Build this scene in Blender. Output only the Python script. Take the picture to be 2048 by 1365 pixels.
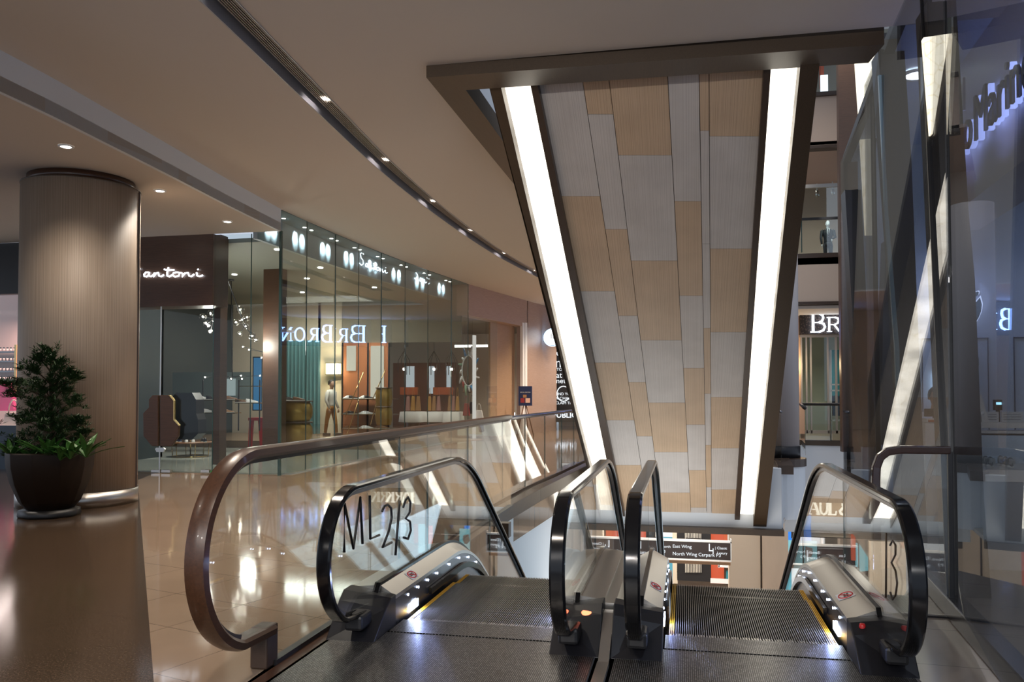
import bpy, bmesh, math, random
from mathutils import Vector, Matrix
S = bpy.context.scene
for o in list(bpy.data.objects): bpy.data.objects.remove(o)
COL = S.collection
random.seed(7)

# ---------------------------------------------------------------- camera
F, EYE = 1650.0, 1.5
HORIZON, VPX, SHIFT = 785.0, 1370.0, 59.5
PITCH = math.atan((HORIZON-682.5-SHIFT)/F)
YAW = math.atan((VPX-1024)*math.cos(PITCH)/F)
FW = Vector((-math.sin(YAW)*math.cos(PITCH), math.cos(YAW)*math.cos(PITCH), math.sin(PITCH)))
RT = Vector((math.cos(YAW), math.sin(YAW), 0)); UP = RT.cross(FW)
CAM = Vector((0, 0, EYE))
cd = bpy.data.cameras.new('camera'); cam = bpy.data.objects.new('camera', cd); COL.objects.link(cam)
cam.location = CAM; cam.rotation_euler = (math.pi/2+PITCH, 0, YAW)
cd.sensor_width = 36; cd.lens = F/2048*36; cd.shift_y = SHIFT/2048; cd.clip_start = .05; cd.clip_end = 300
S.camera = cam

# ---------------------------------------------------------------- world, exposure
w = bpy.data.worlds.new('world'); S.world = w; w.use_nodes = True
w.node_tree.nodes['Background'].inputs[0].default_value = (.66, .74, .88, 1)
w.node_tree.nodes['Background'].inputs[1].default_value = .42
S.view_settings.view_transform = 'Standard'; S.view_settings.look = 'None'
S.view_settings.exposure = 1.05; S.view_settings.gamma = 1; S.view_settings.use_curve_mapping = False
S.cycles.max_bounces = 8; S.cycles.diffuse_bounces = 4; S.cycles.glossy_bounces = 4
S.cycles.transparent_max_bounces = 32; S.cycles.transmission_bounces = 6
S.cycles.sample_clamp_indirect = 4; S.cycles.caustics_reflective = False; S.cycles.caustics_refractive = False

LG = 1.5
def light(kind, loc, energy, color=(1,1,1), size=.3, size_y=None, rot=(0,0,0), aim=None, angle=90, blend=.6, name='scene_light'):
    l = bpy.data.lights.new(name, kind); l.energy = energy*LG; l.color = color
    if kind == 'AREA':
        l.size = size
        if size_y: l.shape = 'RECTANGLE'; l.size_y = size_y
    elif kind == 'SPOT':
        l.spot_size = math.radians(angle); l.spot_blend = blend; l.shadow_soft_size = size
    else: l.shadow_soft_size = size
    o = bpy.data.objects.new(name, l); COL.objects.link(o); o.location = loc; o.rotation_euler = rot
    if aim is not None:
        o.rotation_euler = (Vector(aim)-Vector(loc)).to_track_quat('-Z', 'Y').to_euler()
    return o
WARM = (1, .80, .60); NEUT = (1, .93, .84); COOL = (.72, .84, 1)
# ceiling and atrium lights of the mall, some of them added fill (behind the camera, over the void, inside the shops)
for lx, ly in ((-1.5, 1.0), (-1.2, -2), (-6.0, 1.5), (-8.5, 3.5), (-10.5, 7.0)):
    light('SPOT', (lx, ly, 4.3), 130, (1, .88, .76), .06, aim=(lx, ly, 0), angle=125, blend=1)
for lx, ly in ((1.45, 2.2), (1.4, -1.0)):
    light('SPOT', (lx, ly, 4.5), 150, (.80, .88, 1), .06, aim=(lx, ly, 0), angle=125, blend=1)  # cool spots added to brighten the right floor and, by bounce, the ceiling
for lx, ly, tx in ((-5, -4, -2), (-3, -5, -1), (-1, -3.5, -.4), (1, -5, .2), (2.6, -3.6, 0), (-.2, -6, 0)):
    light('SPOT', (lx, ly, 3.6), 120, (1, .93, .86), .10, aim=(tx, 13, 1.6), angle=62, blend=1)  # fill spots added behind the camera to brighten the sloping soffit
for lx, ly in ((0, 15), (3, 19), (0, 22), (4, 24)):
    light('SPOT', (lx, ly, 12.5), 160, NEUT, .06, aim=(lx, ly, 0), angle=120, blend=1)
for lx, ly in ((4.2, 28.2), (6, 28.2)):
    light('SPOT', (lx, ly, 4.0), 28, NEUT, .06, aim=(lx, ly, 0), angle=125, blend=1)
for lx, ly in ((-3.4, 26), (-3.6, 29), (-3.2, 32)):
    light('SPOT', (lx, ly, 4.7), 330, WARM, .06, aim=(lx, ly, 0), angle=125, blend=1)
light('AREA', (3.2, 24, -1.95), 55, NEUT, 8, 8)
light('AREA', (-.5, 24, -1.6), 30, NEUT, 4, 6)
light('AREA', (1.0, 12.5, -1.6), 22, (.62, .84, 1), 2, 6, rot=(0, math.radians(75), 0))
light('AREA', (-.4, 14.5, -3.2), 32, NEUT, 3, 3, rot=(math.radians(180-30), 0, 0))  # upward fill added to brighten the landing edge
for lx, ly in ((3.0, 5.6), (4.6, 7.6), (2.9, 9.4), (4.6, 10.6), (2.7, 7.4)):
    light('SPOT', (lx, ly, 4.82), 16, (.50, .66, 1), .06, aim=(lx, ly, 0), angle=130, blend=1)
light('AREA', (-13.6, 15.3, 3.2), 60, (1, .8, .75), 2, 1.5)
for lx, ly in ((-8, 25.6), (-9.5, 26.5), (-7.2, 27.5), (-8.6, 29.5), (-10.5, 30), (-7, 30.5)):
    light('SPOT', (lx, ly, 3.8), 45, NEUT, .05, aim=(lx, ly, 0), angle=120, blend=1)
for lx, ly in ((3.6, 31), (5.2, 31.5), (4.4, 30.4)):
    light('SPOT', (lx, ly, 3.7), 28, NEUT, .06, aim=(lx, ly, 0), angle=125, blend=1)
for lx, ly in ((4, 28.5), (5, 31)):
    light('SPOT', (lx, ly, 9.1), 26, NEUT, .06, aim=(lx, ly, 0), angle=125, blend=1)

# ---------------------------------------------------------------- helpers
def ray(px, py): return FW + RT*((px-1024)/F) + UP*((682.5+SHIFT-py)/F)
def at(px, py, x=None, y=None, z=None, pl=None):
    """pixel of the photograph -> point on a real plane of the place"""
    d = ray(px, py)
    if x is not None: return CAM + d*(x/d.x)
    if y is not None: return CAM + d*(y/d.y)
    if z is not None: return CAM + d*((z-EYE)/d.z)
    n, p0 = Vector(pl[0]), Vector(pl[1])
    return CAM + d*((p0-CAM).dot(n)/d.dot(n))
def vplane(a, b):            # vertical plane through two ground points
    return (Vector((b[1]-a[1], a[0]-b[0], 0)), Vector((a[0], a[1], 0)))

def tagp(o, label=None, cat=None, group=None, kind=None):
    if label: o['label'] = label
    if cat: o['category'] = cat
    if group: o['group'] = group
    if kind: o['kind'] = kind
    return o
def thing(name, label, cat, loc=(0,0,0), group=None):
    o = bpy.data.objects.new(name, None); COL.objects.link(o); o.location = loc; o.empty_display_size = .1
    return tagp(o, label, cat, group)
class B:
    """collects shapes; .put() links them as one mesh object"""
    def __init__(s): s.v = []; s.f = []; s.sm = []
    def add(s, v, f, sm=False):
        n = len(s.v); s.v += [tuple(p) for p in v]; s.f += [[i+n for i in q] for q in f]; s.sm += [sm]*len(f); return s
    def box(s, x0, x1, y0, y1, z0, z1):
        v = [(x, y, z) for x in (x0, x1) for y in (y0, y1) for z in (z0, z1)]
        return s.add(v, [(0,1,3,2),(4,6,7,5),(0,4,5,1),(2,3,7,6),(0,2,6,4),(1,5,7,3)])
    def obox(s, c, u, v, n):     # centre and three half-vectors
        c, u, v, n = map(Vector, (c, u, v, n))
        p = [c+u*a+v*b+n*d for a in (-1,1) for b in (-1,1) for d in (-1,1)]
        return s.add(p, [(0,1,3,2),(4,6,7,5),(0,4,5,1),(2,3,7,6),(0,2,6,4),(1,5,7,3)])
    def prism(s, pts, d):        # polygon (3-D points) pushed by vector d
        d = Vector(d); a = [Vector(p) for p in pts]; n = len(a)
        return s.add(a+[p+d for p in a], [list(range(n))[::-1], list(range(n, 2*n))] + [(i, (i+1)%n, n+(i+1)%n, n+i) for i in range(n)])
    def wall(s, a, b, z0, z1, t=.1):   # wall slab between two ground points; t to the right of a->b
        a = Vector((a[0], a[1], 0)); b = Vector((b[0], b[1], 0)); d = (b-a).normalized(); n = Vector((d.y, -d.x, 0))*t
        q = [a, b, b+n, a+n]
        return s.prism([(p.x, p.y, z0) for p in q], (0, 0, z1-z0))
    def tube(s, path, r, n=8, caps=True, closed=False):
        P = [Vector(p) for p in path]; m = len(P); rr = r if isinstance(r, (list, tuple)) else [r]*m
        v = []; prev = None
        for i, p in enumerate(P):
            if closed: t = P[(i+1)%m]-P[i-1]
            else: t = P[min(i+1, m-1)]-P[max(i-1, 0)]
            t.normalize()
            if prev is None:
                a = Vector((0,0,1)) if abs(t.z) < .9 else Vector((1,0,0)); u = t.cross(a).normalized()
            else: u = (prev-t*prev.dot(t)).normalized()
            prev = u; q = t.cross(u)
            v += [p+(u*math.cos(2*math.pi*k/n)+q*math.sin(2*math.pi*k/n))*rr[i] for k in range(n)]
        f = []
        for i in range(m if closed else m-1):
            j = (i+1)%m
            f += [(i*n+k, i*n+(k+1)%n, j*n+(k+1)%n, j*n+k) for k in range(n)]
        if caps and not closed: f += [list(range(n))[::-1], [(m-1)*n+k for k in range(n)]]
        return s.add(v, f, True)
    def cyl(s, c, r, h, n=32, r2=None):
        c = Vector(c); r2 = r if r2 is None else r2
        v = [(c.x+r*math.cos(2*math.pi*k/n), c.y+r*math.sin(2*math.pi*k/n), c.z) for k in range(n)]
        v += [(c.x+r2*math.cos(2*math.pi*k/n), c.y+r2*math.sin(2*math.pi*k/n), c.z+h) for k in range(n)]
        k0 = len(s.v)
        s.add(v, [(k, (k+1)%n, n+(k+1)%n, n+k) for k in range(n)], True)
        return s.add([], []) if False else s._caps(k0, n)
    def _caps(s, k0, n):
        s.f += [[k0+k for k in range(n)][::-1], [k0+n+k for k in range(n)]]; s.sm += [False, False]; return s
    def lathe(s, c, prof, n=32, sx=1, sy=1):
        c = Vector(c); m = len(prof); v = []
        for r, z in prof: v += [(c.x+sx*r*math.cos(2*math.pi*k/n), c.y+sy*r*math.sin(2*math.pi*k/n), c.z+z) for k in range(n)]
        f = [(i*n+k, i*n+(k+1)%n, (i+1)*n+(k+1)%n, (i+1)*n+k) for i in range(m-1) for k in range(n)]
        return s.add(v, f, True)
    def ball(s, c, r, n=12, sc=(1,1,1)):
        m = n//2+1
        prof = [(math.sin(math.pi*i/(m-1)), -math.cos(math.pi*i/(m-1))) for i in range(m)]
        c = Vector(c); v = []
        for a, z in prof: v += [(c.x+sc[0]*r*max(a, .001)*math.cos(2*math.pi*k/n), c.y+sc[1]*r*max(a, .001)*math.sin(2*math.pi*k/n), c.z+sc[2]*r*z) for k in range(n)]
        return s.add(v, [(i*n+k, i*n+(k+1)%n, (i+1)*n+(k+1)%n, (i+1)*n+k) for i in range(m-1) for k in range(n)], True)
    def sweep(s, path, prof, side=(1,0,0)):   # profile (a along side, b along side x tangent) carried along a path
        P = [Vector(p) for p in path]; m = len(P); n = len(prof); sd = Vector(side).normalized(); v = []
        for i, p in enumerate(P):
            t = (P[min(i+1, m-1)]-P[max(i-1, 0)]).normalized(); q = sd.cross(t).normalized()
            v += [p+sd*a+q*b for a, b in prof]
        f = [(i*n+k, i*n+(k+1)%n, (i+1)*n+(k+1)%n, (i+1)*n+k) for i in range(m-1) for k in range(n)]
        f += [list(range(n))[::-1], [(m-1)*n+k for k in range(n)]]
        return s.add(v, f)
    def put(s, name, m, parent=None, label=None, cat=None, group=None, kind=None, bevel=0, smooth=False, seg=2):
        me = bpy.data.meshes.new(name); me.from_pydata(s.v, [], s.f)
        for p, q in zip(me.polygons, s.sm): p.use_smooth = q or smooth
        if smooth: me.polygons.foreach_set('use_smooth', [True]*len(me.polygons))
        me.update(); bm = bmesh.new(); bm.from_mesh(me); bmesh.ops.recalc_face_normals(bm, faces=bm.faces); bm.to_mesh(me); bm.free()
        if smooth: me.set_sharp_from_angle(angle=math.radians(32))
        me.materials.append(m); o = bpy.data.objects.new(name, me); COL.objects.link(o)
        if parent:
            o.parent = parent
            o.matrix_parent_inverse = Matrix.Translation(parent.location).inverted()   # a mesh parent stands at the origin
        if bevel:
            b = o.modifiers.new('bevel', 'BEVEL'); b.width = bevel; b.segments = seg; b.limit_method = 'ANGLE'
        return tagp(o, label, cat, group, kind)
def struct(name, b, m, **k): return b.put(name, m, kind='structure', **k)
def dup(root, d, label=None, rz=0, group=None):       # copy of a thing with its parts and sub-parts, moved by d
    r = root.copy(); COL.objects.link(r); r.location = Vector(root.location)+Vector(d); r.rotation_euler = (0, 0, rz)
    if label: r['label'] = label
    if group: r['group'] = group
    for ch in list(root.children):
        c = ch.copy(); COL.objects.link(c); c.parent = r; c.matrix_parent_inverse = ch.matrix_parent_inverse
        for g in ch.children:
            e = g.copy(); COL.objects.link(e); e.parent = c; e.matrix_parent_inverse = g.matrix_parent_inverse
    return r
def arc(cy, cz, r, a0, a1, n, x=0):
    return [(x, cy+r*math.cos(math.radians(a0+(a1-a0)*i/n)), cz+r*math.sin(math.radians(a0+(a1-a0)*i/n))) for i in range(n+1)]

# ---------------------------------------------------------------- materials
def mat(name, col=(.5,.5,.5), rough=.5, metal=0, emit=None, es=1, spec=.5, coat=0):
    m = bpy.data.materials.new(name); m.use_nodes = True; b = m.node_tree.nodes['Principled BSDF']
    b.inputs['Base Color'].default_value = (*col, 1); b.inputs['Roughness'].default_value = rough
    b.inputs['Metallic'].default_value = metal; b.inputs['Specular IOR Level'].default_value = spec
    b.inputs['Coat Weight'].default_value = coat; b.inputs['Coat Roughness'].default_value = .05
    if emit: b.inputs['Emission Color'].default_value = (*emit, 1); b.inputs['Emission Strength'].default_value = es
    return m
def nn(m, t, **k):
    n = m.node_tree.nodes.new(t)
    for a, v in k.items():
        if a.startswith('i_'): n.inputs[a[2:].replace('_', ' ')].default_value = v
        else: setattr(n, a, v)
    return n
def lk(m, a, b): m.node_tree.links.new(a, b)
def bsdf(m): return m.node_tree.nodes['Principled BSDF']
def coords(m, scale=(1,1,1), rot=(0,0,0), loc=(0,0,0)):
    tc = nn(m, 'ShaderNodeTexCoord'); mp = nn(m, 'ShaderNodeMapping')
    mp.inputs['Scale'].default_value = scale; mp.inputs['Rotation'].default_value = rot; mp.inputs['Location'].default_value = loc
    lk(m, tc.outputs['Object'], mp.inputs['Vector']); return mp.outputs['Vector']
def ramp(m, fac, stops):
    r = nn(m, 'ShaderNodeValToRGB'); e = r.color_ramp.elements
    while len(e) < len(stops): e.new(.5)
    for el, (p, c) in zip(e, stops): el.position = p; el.color = (*c, 1)
    lk(m, fac, r.inputs['Fac']); return r.outputs['Color']
def noise(m, vec, scale=5, detail=3, rough=.5):
    n = nn(m, 'ShaderNodeTexNoise'); n.inputs['Scale'].default_value = scale; n.inputs['Detail'].default_value = detail; n.inputs['Roughness'].default_value = rough
    lk(m, vec, n.inputs['Vector']); return n.outputs['Fac']
def bump(m, h, strength=.3, dist=.01):
    b = nn(m, 'ShaderNodeBump'); b.inputs['Strength'].default_value = strength; b.inputs['Distance'].default_value = dist
    lk(m, h, b.inputs['Height']); lk(m, b.outputs['Normal'], bsdf(m).inputs['Normal'])
def mixc(m, fac, a, b, mode='MIX'):
    n = nn(m, 'ShaderNodeMix', data_type='RGBA', blend_type=mode)
    for s, v in ((n.inputs[0], fac), (n.inputs[6], a), (n.inputs[7], b)):
        if isinstance(v, (int, float)): s.default_value = v
        elif isinstance(v, tuple): s.default_value = (*v, 1)
        else: lk(m, v, s)
    return n.outputs[2]
def wood(name, c1, c2, scale=(30, 30, 1.2), rough=.45, coat=0, rot=(0,0,0)):
    m = mat(name, c1, rough, coat=coat); v = coords(m, scale, rot); f = noise(m, v, 3, 5, .6)
    lk(m, ramp(m, f, [(.3, c1), (.7, c2)]), bsdf(m).inputs['Base Color']); return m
def ribbed(name, c1, c2, pitch=.02, axis='X', rough=.5):
    """vertical fine flutes: alternating light and dark stripes with noise, running along the object"""
    m = mat(name, c1, rough); v = coords(m)
    sp = nn(m, 'ShaderNodeSeparateXYZ'); lk(m, v, sp.inputs[0])
    mu = nn(m, 'ShaderNodeMath', operation='MULTIPLY'); lk(m, sp.outputs[axis], mu.inputs[0]); mu.inputs[1].default_value = 1/pitch
    n1 = nn(m, 'ShaderNodeTexNoise', noise_dimensions='1D'); n1.inputs['Scale'].default_value = 1.1; n1.inputs['Detail'].default_value = 2; lk(m, mu.outputs[0], n1.inputs['W'])
    c = ramp(m, n1.outputs['Fac'], [(.38, c2), (.56, c1)])
    v2 = coords(m, (1.2, 1.2, .35)); n2 = noise(m, v2, 2.2, 3)
    c = mixc(m, .35, c, ramp(m, n2, [(.3, tuple(.7*a for a in c1)), (.7, c1)]), 'MIX')
    lk(m, c, bsdf(m).inputs['Base Color']); return m
def glass(name, tint=(.86, .93, .91), refl=1.0, rough=0.0, ior=1.5, base=0.0):
    m = bpy.data.materials.new(name); m.use_nodes = True; nt = m.node_tree; nt.nodes.clear()
    o = nt.nodes.new('ShaderNodeOutputMaterial'); t = nt.nodes.new('ShaderNodeBsdfTransparent'); g = nt.nodes.new('ShaderNodeBsdfGlossy')
    t.inputs[0].default_value = (*tint, 1); g.inputs[0].default_value = (refl, refl, refl, 1); g.inputs['Roughness'].default_value = rough
    lw = nt.nodes.new('ShaderNodeLayerWeight'); lw.inputs['Blend'].default_value = .5
    pw = nt.nodes.new('ShaderNodeMath'); pw.operation = 'POWER'; pw.inputs[1].default_value = 5
    f0 = ((ior-1)/(ior+1))**2+base
    ma = nt.nodes.new('ShaderNodeMath'); ma.operation = 'MULTIPLY_ADD'; ma.inputs[1].default_value = 1-f0; ma.inputs[2].default_value = f0; ma.use_clamp = True
    mx = nt.nodes.new('ShaderNodeMixShader')
    nt.links.new(lw.outputs['Facing'], pw.inputs[0]); nt.links.new(pw.outputs[0], ma.inputs[0]); nt.links.new(ma.outputs[0], mx.inputs[0]); nt.links.new(t.outputs[0], mx.inputs[1]); nt.links.new(g.outputs[0], mx.inputs[2]); nt.links.new(mx.outputs[0], o.inputs[0])
    return m
def emis(name, col, s): 
    return mat(name, (.02,.02,.02), .6, emit=col, es=s)

M = {}
M['ceil'] = mat('ceiling_paint', (.60, .555, .50), .8)
M['ceil_low'] = mat('ceiling_paint_low', (.58, .52, .45), .8)
M['fascia'] = mat('white_plaster', (.66, .70, .74), .7)
M['whitewall'] = mat('white_wall', (.60, .70, .86), .5)
M['brown'] = wood('brown_trim', (.062, .038, .020), (.042, .025, .013), (40, 2, 40), .4)
M['brown_d'] = mat('dark_brown_trim', (.05, .03, .02), .4)
def tile_floor(name, c1, c2, grout, rough, rot, sx, sy, off, speck=0):
    m = mat(name, c1, rough, spec=.18 if speck else .6); v = coords(m, (1,1,1), (0, 0, rot), off)
    b = nn(m, 'ShaderNodeTexBrick', offset=0, squash=1); b.inputs['Scale'].default_value = 1
    b.inputs['Brick Width'].default_value = sx; b.inputs['Row Height'].default_value = sy; b.inputs['Mortar Size'].default_value = .003
    b.inputs['Color1'].default_value = (*c1, 1); b.inputs['Color2'].default_value = (*c2, 1); b.inputs['Mortar'].default_value = (*grout, 1)
    b.inputs['Mortar Smooth'].default_value = 0; lk(m, v, b.inputs['Vector'])
    v2 = coords(m); n = noise(m, v2, 1.5, 4); n3 = noise(m, v2, 90, 2, .8)
    c = mixc(m, .25, b.outputs['Color'], ramp(m, n, [(.35, tuple(.75*a for a in c1)), (.65, tuple(min(1, 1.15*a) for a in c1))]))
    if speck: c = mixc(m, speck, c, ramp(m, n3, [(.40, (.02,.012,.008)), (.66, (.18,.125,.085))]))
    lk(m, c, bsdf(m).inputs['Base Color']); bump(m, b.outputs['Fac'], .25, -.002)
    return m
TR = math.atan2(-.288, .957)
M['tile'] = tile_floor('polished_beige_tile', (.31, .225, .16), (.29, .21, .148), (.07, .045, .03), .07, -TR, .68, .625, (.39, .14, 0))
M['granite'] = tile_floor('dark_granite_tile', (.048, .030, .018), (.042, .026, .016), (.008, .005, .004), .13, -TR, .68, .625, (.39, .14, 0), .45)
M['tile_r'] = tile_floor('grey_tile', (.36, .31, .28), (.34, .30, .27), (.10, .085, .08), .12, .08, .75, .75, (.1, .2, 0))
M['wood_h'] = wood('walnut_rail', (.080, .034, .017), (.048, .021, .011), (25, 1.2, 25), .32, coat=.12)
M['black'] = mat('black_rubber', (.004, .004, .005), .14, spec=.4, coat=.15)
M['newel'] = mat('black_metal', (.012, .012, .016), .42, .3)
M['steel'] = mat('brushed_steel', (.58, .56, .53), .30, 1)
v = coords(M['steel'], (4, 1, 160)); bump(M['steel'], noise(M['steel'], v, 4, 2), .05, .002)
M['steel_d'] = mat('dark_steel', (.20, .20, .22), .25, .9)
M['gold'] = mat('brass', (.65, .44, .18), .25, 1)
M['yellow'] = mat('yellow_line', (.75, .40, .02), .5)
def plate(name):
    m = mat(name, (.22, .21, .205), .28, .85); tc = coords(m)
    b = nn(m, 'ShaderNodeTexBrick', offset=.5); b.inputs['Scale'].default_value = 1; b.inputs['Brick Width'].default_value = .020; b.inputs['Row Height'].default_value = .0105
    b.inputs['Mortar Size'].default_value = .0022; b.inputs['Color1'].default_value = (.40,.39,.385,1); b.inputs['Color2'].default_value = (.20,.196,.19,1); b.inputs['Mortar'].default_value = (.02,.02,.02,1)
    mp = nn(m, 'ShaderNodeMapping'); mp.inputs['Rotation'].default_value = (0, 0, math.pi/2); lk(m, tc, mp.inputs[0]); lk(m, mp.outputs[0], b.inputs['Vector'])
    lk(m, b.outputs['Color'], bsdf(m).inputs['Base Color']); bump(m, b.outputs['Fac'], .5, -.002)
    lk(m, ramp(m, noise(m, coords(m), 3, 4), [(.3, (.30,.30,.30)), (.7, (.36,.36,.36))]), bsdf(m).inputs['Roughness'])
    return m
M['plate'] = plate('ribbed_floor_plate')
M['step'] = mat('step_aluminium', (.30, .28, .25), .38, .7)
M['step_d'] = mat('step_groove', (.004, .004, .004), .8, spec=.1)
M['glass'] = glass('clear_glass', (.955, .975, .97), 1, 0, 1.5, .01)
M['glass_shop'] = glass('shop_glass', (.86, .92, .91), 1, 0, 1.6, .05)
M['glass_front'] = glass('front_glass', (.90, .94, .93), .8, 0, 1.35, 0.0)
M['glass_right'] = glass('tinted_glass', (.92, .94, .96), .45, 0, 1.5, .01)
M['glass_edge'] = mat('glass_edge', (.03, .07, .065), .2)
M['pale'] = ribbed('pale_grey_veneer', (.60, .56, .53), (.46, .42, .39), .011)
M['tan'] = ribbed('tan_veneer', (.60, .44, .30), (.43, .30, .195), .011)
M['clad'] = ribbed('column_cladding', (.52, .42, .325), (.38, .29, .215), .016, 'Y')
def strip():
    m = mat('luminous_panel', (.9, .88, .82), .5); v = coords(m, (2.2, 2.2, 2.2))
    vo = nn(m, 'ShaderNodeTexVoronoi', feature='DISTANCE_TO_EDGE'); vo.inputs['Scale'].default_value = 3.2; lk(m, v, vo.inputs['Vector'])
    c = ramp(m, vo.outputs['Distance'], [(.0, (.80, .70, .52)), (.035, (1, .93, .80))])
    n = noise(m, v, 1.1, 2)
    st = nn(m, 'ShaderNodeMapRange'); st.inputs['From Min'].default_value = .3; st.inputs['From Max'].default_value = .7; st.inputs['To Min'].default_value = .9; st.inputs['To Max'].default_value = 1.7
    lk(m, n, st.inputs['Value']); lk(m, c, bsdf(m).inputs['Emission Color']); lk(m, st.outputs[0], bsdf(m).inputs['Emission Strength']); return m
M['strip'] = strip()
M['strip_dim'] = mat('dim_glowing_face', (.8,.75,.6), .5, emit=(1,.90,.70), es=.62)
v = coords(M['strip_dim'], (1,1,1)); vo = nn(M['strip_dim'], 'ShaderNodeTexVoronoi', feature='DISTANCE_TO_EDGE'); vo.inputs['Scale'].default_value = 9; lk(M['strip_dim'], v, vo.inputs['Vector'])
lk(M['strip_dim'], ramp(M['strip_dim'], vo.outputs['Distance'], [(0, (.75,.62,.38)), (.05, (1,.90,.70))]), bsdf(M['strip_dim']).inputs['Emission Color'])
M['lamp'] = emis('lamp_white', (1, .93, .82), 14)
M['led'] = emis('blue_white_led', (.62, .74, 1), 14)
M['sign_w'] = emis('sign_white', (.80, .88, 1), 2.4)
M['sign_t'] = emis('sign_teal', (.55, .85, .95), 2.2)
M['sign_b'] = emis('sign_blue', (.30, .40, 1), 3)
M['red_l'] = emis('red_lamp', (1, .16, .07), 2.2)
M['slot'] = mat('slot_metal', (.42, .42, .46), .38, .35)
M['dark'] = mat('near_black', (.012, .012, .014), .4)
M['darkstone'] = wood('dark_grey_veneer', (.040, .040, .042), (.028, .027, .028), (20, 20, 1.5), .4)
M['walnut'] = wood('walnut_panel', (.10, .050, .028), (.065, .032, .018), (1.5, 1.5, 35), .4)
M['wallwood'] = wood('rose_wood_wall', (.42, .30, .245), (.35, .245, .195), (1.2, 1.2, 22), .45)
M['wallwood2'] = wood('honey_wood_panel', (.42, .28, .18), (.36, .23, .14), (1.2, 1.2, 22), .45)
M['cream'] = mat('cream_wall', (.62, .54, .42), .6)
M['white'] = mat('white_paint', (.8, .8, .8), .5)
M['red'] = mat('red_paint', (.28, .02, .02), .35)
M['leather'] = mat('brown_leather', (.16, .07, .03), .35)
M['tanl'] = mat('tan_leather', (.40, .20, .08), .4)
M['shoeblk'] = mat('black_leather', (.015, .015, .018), .25)
M['green'] = mat('green_sticker', (.02, .35, .06), .5)
M['skin'] = mat('skin', (.42, .24, .16), .5)
M['hair'] = mat('hair', (.015, .012, .01), .5)

# ================================================================ SETTING
LOW = -5.6
def poly(b, pts, z0, z1): return b.prism([(x, y, z0) for x, y in pts], (0, 0, z1-z0))
DK = [(-2.70, 3.84), (-7.83, 10.74)]       # edge of the dark granite field
d0 = Vector((DK[1][0]-DK[0][0], DK[1][1]-DK[0][1])).normalized()
pA = (DK[0][0]-d0.x*6, DK[0][1]-d0.y*6); pB = (DK[1][0]+d0.x*2.2, DK[1][1]+d0.y*2.2)
# upper floor: polished beige field left of the escalators
struct('floor', poly(B(), [(-2.12, 1.0), (-2.12, 9.3), (-2.42, 9.35), (-2.42, 10.6), (-2.20, 14), (-2.05, 17.5), (-2.05, 38), (-9, 38), (-14, 24), pB, DK[0], (-1.9, 2.75)], -.6, 0), M['tile'])
struct('floor', poly(B(), [(-2.12, 1.0), (-1.9, 2.75), DK[0], pB, (-16, 14), (-16, -4), (pA[0], -4), pA, (-2.12, 1.0)][:-1] if False else [(-1.95, 2.8), DK[0], pB, (-9.3, 24), (-18, 24), (-18, -4), (1.2, -4)], -.6, -.0005), M['granite'])
struct('floor', poly(B(), [(1.19, -2), (1.19, 7.2), (1.9, 7.75), (2.4, 13.5), (9, 13.5), (9, -2)], -.5, 0), M['tile_r'])
struct('floor', poly(B(), [(-2.05, 17.5), (1.86, 17.5), (1.95, 19.2), (2.3, 19.6), (2.75, 24.5), (3.3, 27.2), (3.3, 38), (-2.05, 38)], -.45, 0), M['tile'])
struct('floor', poly(B(), [(3.3, 27.2), (7.5, 26.6), (7.5, 38), (3.3, 38)], -.45, 0), M['tile'])
struct('floor', poly(B(), [(-6, 8), (12, 8), (12, 42), (-6, 42)], LOW-.2, LOW), M['tile'])
# white edges of the floor slabs around the void
b = B(); b.wall((-2.42, 9.4), (-2.34, 12.5), LOW, -.16, -.15); b.wall((-2.34, 12.5), (-2.07, 17.5), LOW, -.16, -.15); struct('wall_stairwell_side', b, M['fascia'])
b = B(); b.wall((-2.22, 5.6), (-2.24, 9.25), LOW, -.16, -.12); struct('wall_stairwell_near', b, M['fascia'])
def edge_trim(pts, z0=-.16, z1=.015, t=.06, name='trim_1'):
    b = B()
    for a, c in zip(pts, pts[1:]): b.wall(a, c, z0, z1, t)
    return struct(name, b, M['brown'], bevel=.008)
edge_trim([(-2.06, 17.45), (-2.33, 12.5), (-2.42, 9.9)], -.17, .02, -.16, 'trim_void_left')
b = B(); b.box(-2.30, -1.98, 9.26, 9.40, -.17, .0); b.box(-2.30, -2.12, 5.2, 9.3, -.17, .012); struct('trim_stairwell', b, M['brown'], bevel=.006)
b = B(); b.wall((-2.07, 17.48), (1.87, 17.48), -1.22, -.02, .25); struct('wall_landing_edge', b, M['fascia'])
b = B(); b.wall((-2.0, 17.40), (1.90, 17.40), -1.34, -1.22, .33); struct('trim_landing_edge', b, M['brown'])
b = B(); b.wall((1.92, 17.4), (1.96, 19.2), -1.25, -.15, -.22); struct('wall_landing_return', b, M['fascia'])
b = B(); b.wall((1.82, 17.38), (1.97, 19.4), -.15, .03, .3); struct('trim_landing_return', b, M['brown_d'])
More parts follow.
